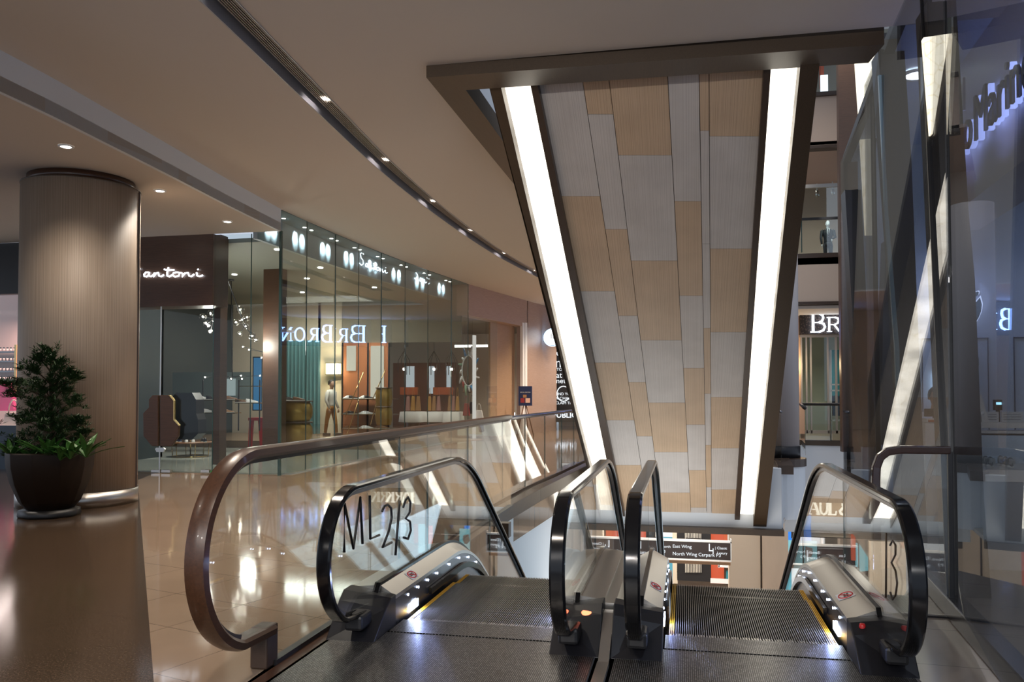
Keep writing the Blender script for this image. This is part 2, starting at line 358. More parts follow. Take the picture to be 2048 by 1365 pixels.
# rounded slab nose under the cladded column, then the long return to the far side
b = B(); cx, cy = 2.02, 19.6
pts = [(cx+.62*math.cos(math.radians(a)), cy+.62*math.sin(math.radians(a))) for a in range(-120, 91, 15)]
b.prism([(x, y, -1.30) for x, y in pts+[(1.6, 21)]], (0, 0, 1.15)); struct('wall_slab_nose', b, M['fascia'], smooth=False)
b = B(); b.prism([(cx+(x-cx)*1.05, cy+(y-cy)*1.05, -.15) for x, y in pts+[(1.6, 21)]], (0, 0, .17)); struct('trim_slab_nose', b, M['brown_d'])
b = B(); b.wall((2.55, 20.2), (3.42, 26.9), -1.75, -.12, -.3); struct('wall_void_return', b, M['fascia'])
b = B(); b.wall((3.42, 26.9), (7.5, 26.5), -1.75, -.12, -.3); struct('wall_void_far', b, M['fascia'])
edge_trim([(2.5, 20.2), (3.40, 26.88), (7.5, 26.4)], -.14, .03, -.12, 'trim_void_far')
edge_trim([(2.6, 20.2), (3.44, 26.95), (7.5, 26.6)], -1.9, -1.75, -.2, 'trim_void_low')
struct('ceiling', poly(B(), [(-3, 17.8), (1.9, 17.8), (2.4, 20.4), (3.3, 27.2), (3.3, 36), (-5, 36)], -1.33, -1.25), M['ceil'])
struct('ceiling', poly(B(), [(3.3, 27.4), (8, 27.0), (8, 36), (3.3, 36)], -1.9, -1.8), M['ceil'])

# ceilings: low one on the left, the raised one, the opening over the escalators
FT = [(-6.30, 2.0), (-6.44, 6.69), (-6.56, 8.25), (-6.74, 10.0), (-6.92, 11.6), (-7.10, 13.6)]
def curve_pts(p, n=5):
    out = []
    for i in range(len(p)-1):
        a = p[max(i-1, 0)]; b_ = p[i]; c = p[i+1]; d = p[min(i+2, len(p)-1)]
        for k in range(n):
            t = k/n; out.append(tuple(.5*((2*b_[j])+(-a[j]+c[j])*t+(2*a[j]-5*b_[j]+4*c[j]-d[j])*t*t+(-a[j]+3*b_[j]-3*c[j]+d[j])*t**3) for j in range(2)))
    return out+[tuple(p[-1])]
FT = curve_pts(FT, 4)
struct('ceiling', poly(B(), FT+[(-18, 13.6), (-18, -4), (-6.2, -4)], 4.40, 4.55), M['ceil_low'])
b = B()
for a, c in zip(FT, FT[1:]): b.wall(a, c, 4.398, 4.82, -.05)
b.wall((-6.2, -4), FT[0], 4.398, 4.82, -.05)
struct('wall_ceiling_step', b, M['fascia'])
# slot in the raised ceiling
SL = curve_pts([(-3.55, .5), (-3.80, 4.0), (-4.03, 6.8), (-4.20, 8.75), (-4.40, 11.24), (-4.50, 13.86), (-4.51, 16.54), (-4.43, 19.46), (-4.15, 22.9), (-3.9, 25)], 6)
SW = .30
def off(p, i, d):
    a = Vector(p[max(i-1, 0)]); c = Vector(p[min(i+1, len(p)-1)]); t = (c-a).normalized(); return (p[i][0]+t.y*d, p[i][1]-t.x*d)
SR = [off(SL, i, SW) for i in range(len(SL))]
def band(P, Q, z0, z1):
    b = B()
    for i in range(len(P)-1): b.prism([(*P[i], z0), (*P[i+1], z0), (*Q[i+1], z0), (*Q[i], z0)], (0, 0, z1-z0))
    return b
LB = [(-7.6, p[1]) for p in SL]
struct('ceiling', band(LB, SL, 4.80, 4.86), M['ceil'])
VX0, VY0 = -2.54, 7.9
RB = [(VX0 if p[1] >= VY0 else 9.0, p[1]) for p in SL]
# right part: up to the opening
b = B(); i0 = min(range(len(SL)), key=lambda i: abs(SL[i][1]-VY0))
P = [q if q[1] < VY0 else q for q in SR]
near = [q for q in SR if q[1] < VY0]; k = len(near); t = (VY0-SR[k-1][1])/(SR[k][1]-SR[k-1][1]); cut = (SR[k-1][0]+t*(SR[k][0]-SR[k-1][0]), VY0)
for A, C in zip(near, near[1:]+[cut]): b.prism([(A[0], A[1], 4.80), (C[0], C[1], 4.80), (9, C[1], 4.80), (9, A[1], 4.80)], (0, 0, .06))
far = [cut]+SR[k:]
for A, C in zip(far, far[1:]): b.prism([(A[0], A[1], 4.80), (C[0], C[1], 4.80), (VX0, C[1], 4.80), (VX0, A[1], 4.80)], (0, 0, .06))
b.box(-9.5, VX0, 25, 40, 4.80, 4.86); b.box(-18, 9, -4, SL[0][1], 4.8, 4.86)
b.box(VX0, 3.0, 29, 40, 4.80, 4.86)
struct('ceiling', b, M['ceil'])
b = B(); b.box(3.0, 9, 27, 36, 4.10, 4.2); struct('ceiling', b, M['ceil'])
b = B(); b.prism([(1.62, 4.0, 4.86), (2.34, 12.7, 4.86), (9, 12.7, 4.86), (9, 4.0, 4.86)], (0, 0, .05)); struct('ceiling', b, M['whitewall'])
# slot fittings
slot = thing('ceiling_slot_diffuser', 'long curved recessed metal slot with air grilles in the raised beige ceiling', 'air vent', (-4.3, 12, 4.8))
b = band([off(SL, i, -.01) for i in range(len(SL))], [off(SL, i, .005) for i in range(len(SL))], 4.795, 4.94); b.put('side_reflector', M['slot'], slot, smooth=True)
b = band([off(SR, i, -.005) for i in range(len(SL))], [off(SR, i, .01) for i in range(len(SL))], 4.79, 4.96); b.put('slot_rim', M['slot'], slot)
b = band([off(SL, i, -.02) for i in range(len(SL))], SR, 4.96, 4.98); b.put('slot_back', M['dark'], slot)
m = mat('grille_metal', (.34, .30, .27), .4, .3)
for s in range(8):
    o_ = .09+.0245*s
    band([off(SL, i, o_) for i in range(len(SL))], [off(SL, i, o_+.010) for i in range(len(SL))], 4.86, 4.885).put('grille_slat', m, slot)
SPY = [3.4, 6.02, 8.62, 11.24, 13.86, 16.54, 19.46, 22.5]
lbl = ['out above the frame', 'nearest in view', 'second from the near end', 'third from the near end', 'fourth from the near end', 'fifth from the near end', 'sixth from the near end', 'last before the slanted timber beam']
for n_, yy in enumerate(SPY):
    j = min(range(1, len(SL)-1), key=lambda i: abs(SL[i][1]-yy)); a = Vector((*SL[j], 0)); tg = (Vector((*SL[j+1], 0))-Vector((*SL[j-1], 0))).normalized(); nr = Vector((tg.y, -tg.x, 0))
    if n_ == 0: continue
    c = a+nr*.19
    t = thing('slot_spotlight', f'bright spotlight in the curved ceiling slot, {lbl[n_]}', 'ceiling light', (c.x, c.y, 4.88), 'spotlights of the curved ceiling slot')
    B().obox((c.x, c.y, 4.895), tg*.14, nr*.105, (0, 0, .006)).put('mount_plate', mat('lamp_plate', (.55, .48, .42), .5) if n_ == 1 else bpy.data.materials['lamp_plate'], t)
    B().cyl((c.x, c.y, 4.87), .048, .02, 20).put('bulb', M['lamp'], t)
    light('SPOT', (c.x, c.y, 4.86), 230, (1, .86, .72), .04, aim=(c.x-.1, c.y, 0), angle=125, blend=1)
    light('SPOT', (c.x+nr.x*.05, c.y+nr.y*.05, 4.87), 7, (1, .9, .85), .02, aim=(a.x, a.y, 4.82), angle=120, blend=.8)
for px, py, tx in ((132, 292, 'above the potted tree and round column'), (320, 381, 'just right of the round column'), (455, 443, 'nearest the lit wooden shop sign')):
    p = at(px, py, z=4.4); t = thing('downlight', f'small round recessed downlight in the low left ceiling, {tx}', 'ceiling light', p, 'downlights of the low left ceiling')
    B().lathe((p.x, p.y, 4.385), [(.085, .014), (.085, 0), (.06, 0), (.055, .01)], 24).put('trim_ring', M['white'], t)
    B().cyl((p.x, p.y, 4.388), .055, .01, 20).put('bulb', M['lamp'], t)
    light('SPOT', (p.x, p.y, 4.37), 60, (1, .86, .72), .04, aim=(p.x, p.y, 0), angle=120, blend=1)
t = thing('downlight', 'small round recessed downlight behind the round column, ahead of the pink shop', 'ceiling light', (-9.4, 12.6, 4.4), 'downlights of the low left ceiling')
B().cyl((-9.4, 12.6, 4.388), .055, .01, 20).put('bulb', M['lamp'], t)
light('SPOT', (-9.4, 12.6, 4.37), 60, WARM, .04, aim=(-9.4, 12.6, 0), angle=90, blend=.8)

# brown timber frame around the opening and the white upstand inside
P1 = (-2.54, 7.9); P2 = (1.80, 8.0)
b = B(); b.prism([(P1[0], P1[1], 4.68), (P2[0], P2[1], 4.68), (P2[0]-.05, P2[1]+.42, 4.68), (P1[0]+.30, P1[1]+.42, 4.68)], (0, 0, .22)); struct('trim_opening_front', b, M['brown'])
b = B(); b.prism([(P1[0], P1[1], 4.68), (P1[0]+.30, P1[1]+.42, 4.68), (VX0+.30, 26, 4.68), (VX0, 26, 4.68)], (0, 0, .22)); struct('trim_opening_left', b, M['brown'])
b = B(); b.box(VX0-.02, VX0+.02, 8.0, 26, 4.9, 6.2); b.box(VX0, 1.9, 7.86, 7.9, 4.86, 6.2); struct('wall_opening_upstand', b, M['fascia'])

# ================================================================ INCLINED ESCALATOR SOFFIT
SS = .66; SN = (0, SS, 1); SP = (0, 8.43, 4.86)
def so(px, py, lift=0):
    p = at(px, py, pl=(SN, SP)); return p+Vector((0, SS, 1)).normalized()*lift
TL, TR_, BL, BR_ = so(1058, 95), so(1531, 60), so(1252, 1040), so(1478, 1045)
sof = thing('inclined_escalator_underside', 'huge sloping underside of an overhead escalator clad in pale and tan fluted panels', 'ceiling feature', (0, 12.5, 2))
NRM = Vector((0, SS, 1)).normalized()
def sofq(b, pts, t=.05):
    return b.prism([so(*p) for p in pts], NRM*t)
cb = [0, .22, .335, .589, .724, .767, 1]
rows = [[(-1,'T'),(147,'G'),(393,'T'),(583,'G'),(726,'T'),(841,'G'),(931,'T')],
        [(-1,'T'),(229,'G'),(459,'T'),(632,'G'),(765,'T'),(873,'G'),(974,'T')],
        [(-1,'T'),(311,'G'),(522,'T'),(681,'G'),(806,'T'),(905,'G'),(986,'T')],
        [(-1,'T'),(148,'G'),(403,'T'),(592,'G'),(737,'T'),(850,'G'),(941,'T'),(1016,'G')],
        [(-1,'T'),(262,'G'),(488,'G'),(657,'T'),(788,'G'),(891,'T'),(975,'G')],
        [(-1,'T'),(273,'G'),(498,'T'),(665,'G'),(795,'T'),(897,'G'),(980,'T')]]
def edgex(f, py): 
    l = 1060+(py-145)*.2106; r = 1529-(py-105)*.0563
    return l+(r-l)*f
for ci, rw in enumerate(rows):
    for k, (y0, c) in enumerate(rw):
        y0 = 60 if y0 < 0 else y0; y1 = rw[k+1][0] if k+1 < len(rw) else 1042
        q = [so(edgex(cb[ci], y0)+.0, y0), so(edgex(cb[ci+1], y0), y0), so(edgex(cb[ci+1], y1), y1), so(edgex(cb[ci], y1), y1)]
        g = .0035; u = Vector((1, 0, 0)); dn = (q[3]-q[0]).normalized()
        q = [q[0]+u*g+dn*g, q[1]-u*g+dn*g, q[2]-u*g-dn*g, q[3]+u*g-dn*g]
        B().prism(q, NRM*.03).put('fluted_panel', M['pale' if c == 'G' else 'tan'], sof)
B().prism([so(1040, 50, .04), so(1560, 40, .04), so(1490, 1045, .04), so(1235, 1045, .04)], NRM*.5).put('structure_casing', M['brown_d'], sof)
def beam(name, pts_top, pts_bot, depth, lift, m):   # ribs along the slope standing below the panels
    (a, b2), (c, d) = pts_top, pts_bot
    q = [so(*a), so(*b2), so(*d), so(*c)]
    return B().prism([p-NRM*lift for p in q], NRM*(depth+lift)).put(name, m, sof)
beam('inner_rib', [(1043, 60), (1057, 60)], [(1241, 1048), (1255, 1048)], .3, .10, M['brown_d'])
beam('outer_rib', [(958, 60), (984, 60)], [(1184, 930), (1206, 1045)], .7, .16, M['brown'])
beam('inner_rib', [(1531, 60), (1545, 60)], [(1468, 1048), (1478, 1048)], .3, .10, M['brown_d'])
beam('outer_rib', [(1602, 60), (1640, 60)], [(1504, 1050), (1530, 1050)], .7, .20, M['brown'])
B().prism([so(983, 60), so(1044, 60), so(1242, 1045), so(1206, 1045)], NRM*.05).put('luminous_strip', M['strip'], sof, 'glowing white luminous strip along the left edge')
B().prism([so(1544, 60), so(1603, 60), so(1505, 1042), so(1477, 1042)], NRM*.05).put('luminous_strip', M['strip'], sof, 'glowing white luminous strip along the right edge')

# ================================================================ ESCALATORS
def zc(y, a=6.5):
    return 0 if y < a else (-.315*(y-a)**2 if y < a+1 else -.315-.63*(y-a-1))
YS = [5.08, 5.8, 6.4]+[6.5+.1*i for i in range(11)]+[8, 10, 13, 16.0]
def balustrade(root, xo, xi, xh, side):
    """side +1: the steps lie at larger x"""
    s = side; d = abs(xo-xi); e = (xi-xo)/d
    # deck and skirt swept down the slope
    b = B(); v = []
    for y in YS:
        z = zc(y); v += [(xo, y, z+.235), (xh-e*.02, y, z+.25), (xh+e*.02, y, z+.25), (xi, y, z+.19), (xi, y, z+.165), (xo+e*.02, y, z+.165), (xo, y, z+.165)]
    n = 7; m_ = len(YS); f = [(i*n+k, i*n+(k+1)%n, (i+1)*n+(k+1)%n, (i+1)*n+k) for i in range(m_-1) for k in range(n)]+[list(range(n)), [(m_-1)*n+k for k in range(n)]]
    b.add(v, f).put('deck', M['steel'], root)
    b = B()
    for a, c in zip(YS, YS[1:]):
        za, zb = zc(a), zc(c); b.prism([(xi-e*.004, a, za+.166), (xi-e*.004, c, zb+.166), (xi-e*.004, c, zb-.30), (xi-e*.004, a, za-.30)], (-e*.02, 0, 0))
    sk = b.put('skirt_panel', M['steel_d'], root)
    b = B()
    for a, c in zip(YS, YS[1:]):
        za, zb = zc(a), zc(c); b.prism([(xo, a, za+.166), (xo, c, zb+.166), (xo, c, zb-.95), (xo, a, za-.95)], (e*.02, 0, 0))
    b.put('outer_cladding', M['steel_d'], root)
    b = B(); ya = [y for y in YS if 5.4 < y]
    for a, c in zip(ya, ya[1:]):
        za, zb = zc(a, 6.6), zc(c, 6.6); b.prism([(xi+e*.001, a, za+.075), (xi+e*.001, c, zb+.075), (xi+e*.001, c, zb+.03), (xi+e*.001, a, za+.03)], (e*.022, 0, 0))
    b.put('brush_strip', M['black'], root)
    # glass strip holder
    b = B(); yb = [4.98]+YS; zz = [.14]+[zc(y)+.25 for y in YS]
    b.sweep([(xh, y, z+.004) for y, z in zip(yb, zz)], [(-.02, -.008), (.02, -.008), (.02, .016), (-.02, .016)]).put('glass_holder', M['black'], root)
    # newel cap
    b = B(); prof_o = [(4.69, 0), (4.885, .195), (4.955, .245), (5.085, .248)]; prof_i = [(4.69, 0), (4.905, .15), (5.00, .195), (5.085, .20)]
    v = [(xo-e*.006, y, z) for y, z in prof_o]+[(xo-e*.006, 5.085, 0)]+[(xi+e*.006, y, z) for y, z in prof_i]+[(xi+e*.006, 5.085, 0)]
    b.add(v, [(0,1,2,3,4), (9,8,7,6,5), (0,5,6,1), (1,6,7,2), (2,7,8,3), (3,8,9,4), (4,9,5,0)]).put('newel_cap', M['newel'], root, bevel=.006)
    B().box(xh-.058, xh+.058, 4.66, 4.84, .07, .165).put('handrail_inlet', M['dark'], root, bevel=.02)
    # steel apron beside the comb plate
    B().prism([(xi, 4.85, 0), (xi, 5.085, .165), (xi, 5.4, .165), (xi, 5.4, 0)], (-e*.012, 0, 0)).put('apron', M['steel_d'], root)
    # handrail
    hp = arc(4.64, .545, .385, 250, 90, 36, xh)
    hp = [(xh, 4.80, .150)]+[(xh, y, z) for _, y, z in hp]+[(xh, y, .93+zc(y, 6.75)) for y in [5.2, 5.9, 6.7]+[6.75+.1*i for i in range(11)]+[9, 11, 13.5, 16]]
    pr = [(-.043, -.008), (-.040, .010), (-.030, .018), (.030, .018), (.040, .010), (.043, -.008), (.036, -.016), (.026, -.014), (.026, -.004), (-.026, -.004), (-.026, -.014), (-.036, -.016)]
    o = B().sweep(hp, pr).put('handrail', M['black'], root, smooth=True); mod = o.modifiers.new('b', 'BEVEL'); mod.width = .004; mod.segments = 2; mod.limit_method = 'ANGLE'; mod.angle_limit = math.radians(50)
    b = B().sweep([(x, y+0, z-.026 if False else z) for x, y, z in [(p[0], 4.64+(p[1]-4.64)*.935 if p[1] < 4.64 else p[1], .545+(p[2]-.545)*.93 if p[1] < 4.7 else p[2]-.03) for p in hp[1:]]], [(-.017, -.014), (-.017, .010), (.017, .010), (.017, -.014)])
    b.put('handrail_guide', M['steel_d'], root)
    # glass: a curved first pane, then long panes
    t_ = .006
    fr = [(y, z) for _, y, z in arc(4.64, .545, .355, 245, 90, 14)]
    pane = [(5.0, .17)]+[(4.72, .19)]+fr+[(6.12, .90), (6.12, .24), (5.1, .24)]
    B().prism([(xh-t_, y, z) for y, z in pane], (2*t_, 0, 0)).put('glass_panel', M['glass'], root)
    for a, c in ((6.13, 8.2), (8.21, 10.4), (10.41, 12.6), (12.61, 15.9)):
        n_ = 8; ys = [a+(c-a)*i/n_ for i in range(n_+1)]
        q = [(y, .90+zc(y, 6.75)) for y in ys]+[(y, .24+zc(y)) for y in ys[::-1]]
        B().prism([(xh-t_, y, z) for y, z in q], (2*t_, 0, 0)).put('glass_panel', M['glass'], root)
        B().box(xh-t_-.0005, xh+t_+.0005, a-.012, a-.006, .24+zc(a), .90+zc(a, 6.75)).put('glass_joint', M['glass_edge'], root)
    # skirt lights and the lit direction panel at the comb
    for y in (5.34, 5.56, 5.78, 6.01, 6.34, 6.63, 6.93, 7.20):
        B().cyl((0, 0, 0), .001, .001).v
        z = zc(y)+.135; bb = B(); bb.ball((xi+e*.002, y, z), .008, 10, (.4, 1.2, 1)); bb.put('skirt_light', M['led'], sk)
    B().box(min(xi+e*.001, xi+e*.006), max(xi+e*.001, xi+e*.006), 5.36, 5.54, .012, .062).put('comb_light', M['led'], root)
    light('AREA', (xi+e*.03, 5.45, .05), .9, (.35, .45, 1), .16, .04, rot=(0, math.radians(90) if e < 0 else math.radians(-90), 0))
    # warning sticker on the deck: red ring with crossed soles
    ys, zs = 5.55, None
    def dk(u, v, h=0):       # deck-top coordinates: u along y, v 0..1 across from glass to steps
        x = xh+e*(.02+(abs(xi-xh)-.02)*v); return (x, ys+u, .25-.06*v+h)
    st = B().prism([dk(-.07, .2, .0015), dk(.07, .2, .0015), dk(.07, .85, .0015), dk(-.07, .85, .0015)], (0, 0, .001)).put('warning_sticker', M['white'], root)
    b = B(); ring = [dk(.058*math.cos(a), .52+.27*math.sin(a), .003) for a in [i*math.pi/12 for i in range(24)]]
    b.tube(ring, .004, 6, closed=True); b.tube([dk(-.04, .33, .003), dk(.04, .7, .003)], .004, 6); b.put('red_ring', M['red_s'], st)
    b = B()
    for q in (-.018, .018): b.prism([dk(-.035, .48+q*3, .0028), dk(.035, .44+q*3, .0028), dk(.035, .52+q*3, .0028), dk(-.035, .57+q*3, .0028)], (0, 0, .001))
    b.put('sole_mark', M['dark'], st)
M['red_s'] = mat('sticker_red', (.6, .02, .02), .5)
def escalator(label, xl, xr, bl, br_):
    """xl/xr: step band; bl/br: (outer, inner, handrail) x of the two balustrades"""
    root = thing('escalator', label, 'escalator', ((xl+xr)/2, 4.9, 0), 'pair of descending escalators')
    # truss and floor plates
    x0, x1 = min(bl[0], bl[1])+.02, max(br_[0], br_[1])-.02
    for a, c in ((.9, 2.95), (2.962, 3.92), (3.932, 4.92)): B().box(bl[0]+.02, br_[0]-.02, a, c, -.02, .0035).put('floor_plate', M['plate'], root, bevel=.001)
    B().box(xl-.02, xr+.02, 4.932, 5.20, -.03, .0065).put('comb_plate', M['plate'], root)
    b = B(); n = int((xr-xl)/.0165)
    for i in range(n):
        x = xl+.008+i*(xr-xl)/n; b.prism([(x, 5.20, -.015), (x, 5.20, .0065), (x, 5.275, -.003), (x, 5.275, -.015)], (.007, 0, 0))
    b.put('comb_teeth', M['steel'], root)
    b = B(); n = int((xr-xl)/.0135)   # treads: dark body, bright cleats, yellow edges
    yy = 5.12; k = 0
    while k < 11:
        z = zc(yy+.30, 6.35) if k else 0
        z = 0 if yy+.3 < 6.35 else zc(yy+.30, 6.35)
        st_ = B().box(xl, xr, yy, yy+.398, z-.16, z-.012).put('step', M['step_d'], root)
        c_ = B(); e_ = 2
        for i in range(n):
            x = xl+.012+(xr-xl-.024)*i/n; c_.box(x, x+.0048, yy+.001, yy+.395, z-.0125, z-.0015)
        c_.put('cleat', M['step'], st_)
        for e3 in ((xl, xl+.0115, xl+.023), (xr-.006, xr-.0175, xr-.029)):
            y_ = B()
            for xx in e3: y_.box(xx, xx+.007, yy+.001, yy+.395, z-.0126, z+.0005)
            y_.put('yellow_edge', M['yellow'], st_)
        yy += .40; k += 1
    B().prism([(x0+.05, 5.3, -.35), (x0+.05, 6.6, -.35), (x0+.05, 15.6, LOW+.1), (x0+.05, 13.6, LOW+.1), (x0+.05, 6.2, -1.3), (x0+.05, 5.3, -1.3)], (x1-x0-.1, 0, 0)).put('truss_casing', M['steel_d'], root)
    balustrade(root, *bl, 1); balustrade(root, *br_, -1)
    return root
E1 = escalator('left descending escalator with glass balustrades, its comb lit blue-white', -1.80, -.795, (-2.13, -1.835, -1.95), (-.49, -.765, -.655))
E2 = escalator('right descending escalator with glass balustrades, beside the grey tiled strip', -.105, .88, (-.415, -.14, -.27), (1.19, .91, 1.08))
# emergency buttons
b = B().obox((-.56, 4.955, .20), (.045, 0, 0), (0, .03, .024), (0, -.004, .005)); 
t = B().lathe((-.575, 4.93, .190), [(0, .010), (.028, .009), (.036, .002), (.038, -.02)], 24); t.put('stop_button', M['red_l'], E1)
B().lathe((.965, 4.96, .196), [(0, .008), (.013, .008), (.017, .0), (.018, -.02)], 20).put('stop_button', mat('red_button', (.6, .02, .02), .3), E2)
# steel divider strip between the two escalators
t = thing('divider_strip', 'narrow steel strip on the floor between the two escalators', 'floor strip', (-.45, 4, 0))
B().box(-.485, -.42, .9, 4.62, -.02, .006).put('floor_strip', M['steel'], t)
B().prism([(-.482, 4.62, 0), (-.482, 4.95, .19), (-.482, 5.02, .19), (-.482, 5.02, 0)], (.06, 0, 0)).put('raised_end', M['steel'], t)
b = B()
for a, c in zip(YS, YS[1:]): b.prism([(-.492, a, zc(a)+.16), (-.492, c, zc(c)+.16), (-.492, c, zc(c)+.215), (-.492, a, zc(a)+.215)], (.078, 0, 0))
b.put('centre_deck', M['steel'], t)
# flip-side destination lettering on the balustrade glass
def strokes(b, lst, r, f):
    for s_ in lst: b.tube([f(*p) for p in s_], r, 6)
    return b
f1 = lambda a, c: at(400+a/2.504, 820+c/2.504, x=-1.943)
GL = [[(722, 715), (724, 472), (768, 695), (803, 440), (814, 672)], [(850, 430), (853, 648), (898, 628)], [(912, 510), (922, 485), (940, 475), (957, 492), (960, 540), (945, 610), (915, 690), (960, 665)], [(1000, 455), (979, 730)], [(1018, 490), (1028, 455), (1042, 438), (1054, 465), (1050, 515), (1030, 545), (1052, 560), (1056, 605), (1042, 648), (1020, 640)]]
for g_, nm in zip(GL, ('letter_m', 'letter_l', 'digit_two', 'slash', 'digit_three')): strokes(B(), [g_], .0085, f1).put(nm, M['dark'], E1)
f2 = lambda a, c: at(1060+a/2.438, 880+c/2.438, x=1.073)
for g_, nm in zip([[(1737, 455), (1735, 770)], [(1755, 515), (1768, 492), (1782, 515), (1782, 560), (1762, 600), (1782, 640), (1790, 700), (1782, 760), (1768, 780), (1756, 745)]], ('slash', 'digit_three')): strokes(B(), [g_], .005, f2).put(nm, M['brown'], E2)

# ================================================================ LEFT GLASS BALUSTRADES
t = thing('glass_balustrade', 'glass balustrade beside the escalator with thick walnut handrail curling down to a post', 'railing', (-2.25, 4.2, 0))
hp = [(-2.26, 4.22, .19)]+arc(4.02, .68, .495, 255, 90, 44, -2.26)+[(-2.26, y, 1.175) for y in (5, 7, 9, 10.55)]
pr = [(-.058, -.012), (-.05, .022), (-.02, .032), (.02, .032), (.05, .022), (.058, -.012), (.045, -.028), (-.045, -.028)]
B().sweep(hp, pr).put('handrail', M['wood_h'], t, smooth=True, label='thick walnut handrail')
B().sweep([(p[0], 4.02+(p[1]-4.02)*.92 if p[1] < 4.02 else p[1], .68+(p[2]-.68)*.92 if p[1] < 4.3 else p[2]-.04) for p in hp[1:]], [(-.02, -.012), (-.02, .012), (.02, .012), (.02, -.012)]).put('rail_channel', M['brown_d'], t)
B().box(-2.315, -2.215, 4.12, 4.25, 0, .225).put('post', M['brown_d'], t, bevel=.01)
B().box(-2.25, -2.20, 4.2, 10.6, 0, .03).put('base_channel', M['dark'], t)
B().box(-2.20, -2.13, 1.2, 5.2, -.03, .003).put('base_strip', M['wood_h'], t)
fr = [(y, z) for _, y, z in arc(4.02, .68, .455, 262, 90, 16)]
def pane(b, x, q, t_=.006): return b.prism([(x-t_, y, z) for y, z in q], (2*t_, 0, 0))
pane(B(), -2.24, [(6.28, .02), (4.25, .02), (4.22, .22)]+fr+[(6.28, 1.14)]).put('glass_panel', M['glass'], t)
for a, c in ((6.3, 8.4), (8.42, 10.6)): pane(B(), -2.24, [(a, .02), (c, .02), (c, 1.14), (a, 1.14)]).put('glass_panel', M['glass'], t); B().box(-2.248, -2.232, a-.014, a-.004, .03, 1.14).put('glass_joint', M['glass_edge'], t)
RP = curve_pts([(-2.47, 9.95), (-2.42, 12.5), (-2.25, 15.2), (-2.12, 17.6), (-1.95, 20)], 2)
t = thing('glass_balustrade', 'farther glass balustrade with slim metal handrail along the edge of the void', 'railing', (-2.4, 12, 0))
B().tube([(-2.47, 9.95, 1.02), (-2.47, 9.9, 1.1)]+[(x, y, 1.13) for x, y in RP], .034, 10).put('handrail', M['steel_d'], t)
for a, c in zip(RP, RP[1:]):
    d = Vector((c[0]-a[0], c[1]-a[1], 0)); 
    B().wall((a[0], a[1]), (a[0]+d.x*.99, a[1]+d.y*.99), .02, 1.10, .012).put('glass_panel', M['glass'], t)
    B().wall((a[0]+d.x*.99, a[1]+d.y*.99), c, .02, 1.10, .013).put('glass_joint', M['glass_edge'], t)
b = B()
for a, c in zip(RP, RP[1:]): b.wall(a, c, 0, .05, .03)
b.put('base_channel', M['brown_d'], t)

# short guard between right escalator and glass wall
t = thing('glass_guard', 'short glass guard with glossy dark wooden frame between right escalator and glass wall', 'railing', (1.5, 6, 0))
g = [(1.26, 6.0, .05), (1.26, 6.0, .9), (1.265, 6.0, .99), (1.29, 6.0, 1.06), (1.34, 6.0, 1.10), (1.42, 6, 1.115), (1.73, 6, 1.115)]
B().sweep(g, [(-.03, -.025), (-.02, .03), (.02, .03), (.03, -.025)], side=(0, 1, 0)).put('handrail', M['wood_h2'] if 'wood_h2' in M else mat('glossy_mahogany', (.035, .012, .008), .12, coat=1), t, bevel=.01, seg=3)
B().box(1.29, 1.72, 5.994, 6.006, .02, 1.09).put('glass_panel', M['glass'], t)
B().box(1.712, 1.742, 5.985, 6.015, 0, 1.1).put('edge_post', M['dark'], t)
B().box(1.2, 1.75, 5.98, 6.02, -.02, .012).put('floor_channel', M['dark'], t)

# ================================================================ LEFT SIDE: COLUMN, PLANT, SHOPS
def pq(b, pts, y, t=.05):           # polygon seen at these photo points, standing at depth y, thickness t away from the viewer
    return b.prism([at(px, py, y=y) for px, py in pts], (0, t, 0))
def pr4(b, x0, y0, x1, y1, y, t=.05):
    a = at(x0, y0, y=y); c = at(x1, y1, y=y); m_ = at((x0+x1)/2, (y0+y1)/2, y=y)
    xl, xr = at(x0, (y0+y1)/2, y=y).x, at(x1, (y0+y1)/2, y=y).x; zt, zb = at((x0+x1)/2, y0, y=y).z, at((x0+x1)/2, y1, y=y).z
    return b.box(xl, xr, y, y+t, zb, zt)
def text(name, s_, size, org, xd, yd, m, parent=None, ext=.01, align='LEFT', sx=1.0, **k):
    c = bpy.data.curves.new(name, 'FONT'); c.body = s_; c.size = size; c.extrude = ext; c.align_x = align; c.resolution_u = 3
    o = bpy.data.objects.new(name, c); COL.objects.link(o); bpy.context.view_layer.update()
    me = bpy.data.meshes.new_from_object(o.evaluated_get(bpy.context.evaluated_depsgraph_get())); bpy.data.objects.remove(o)
    X = Vector(xd).normalized(); Yv = Vector(yd).normalized(); Zv = X.cross(Yv); org = Vector(org)
    for v in me.vertices: p = v.co.copy(); v.co = org+X*p.x*sx+Yv*p.y+Zv*p.z
    b = B(); b.v = [tuple(v.co) for v in me.vertices]; b.f = [list(p.vertices) for p in me.polygons]; b.sm = [False]*len(b.f)
    return b.put(name, m, parent, **k)

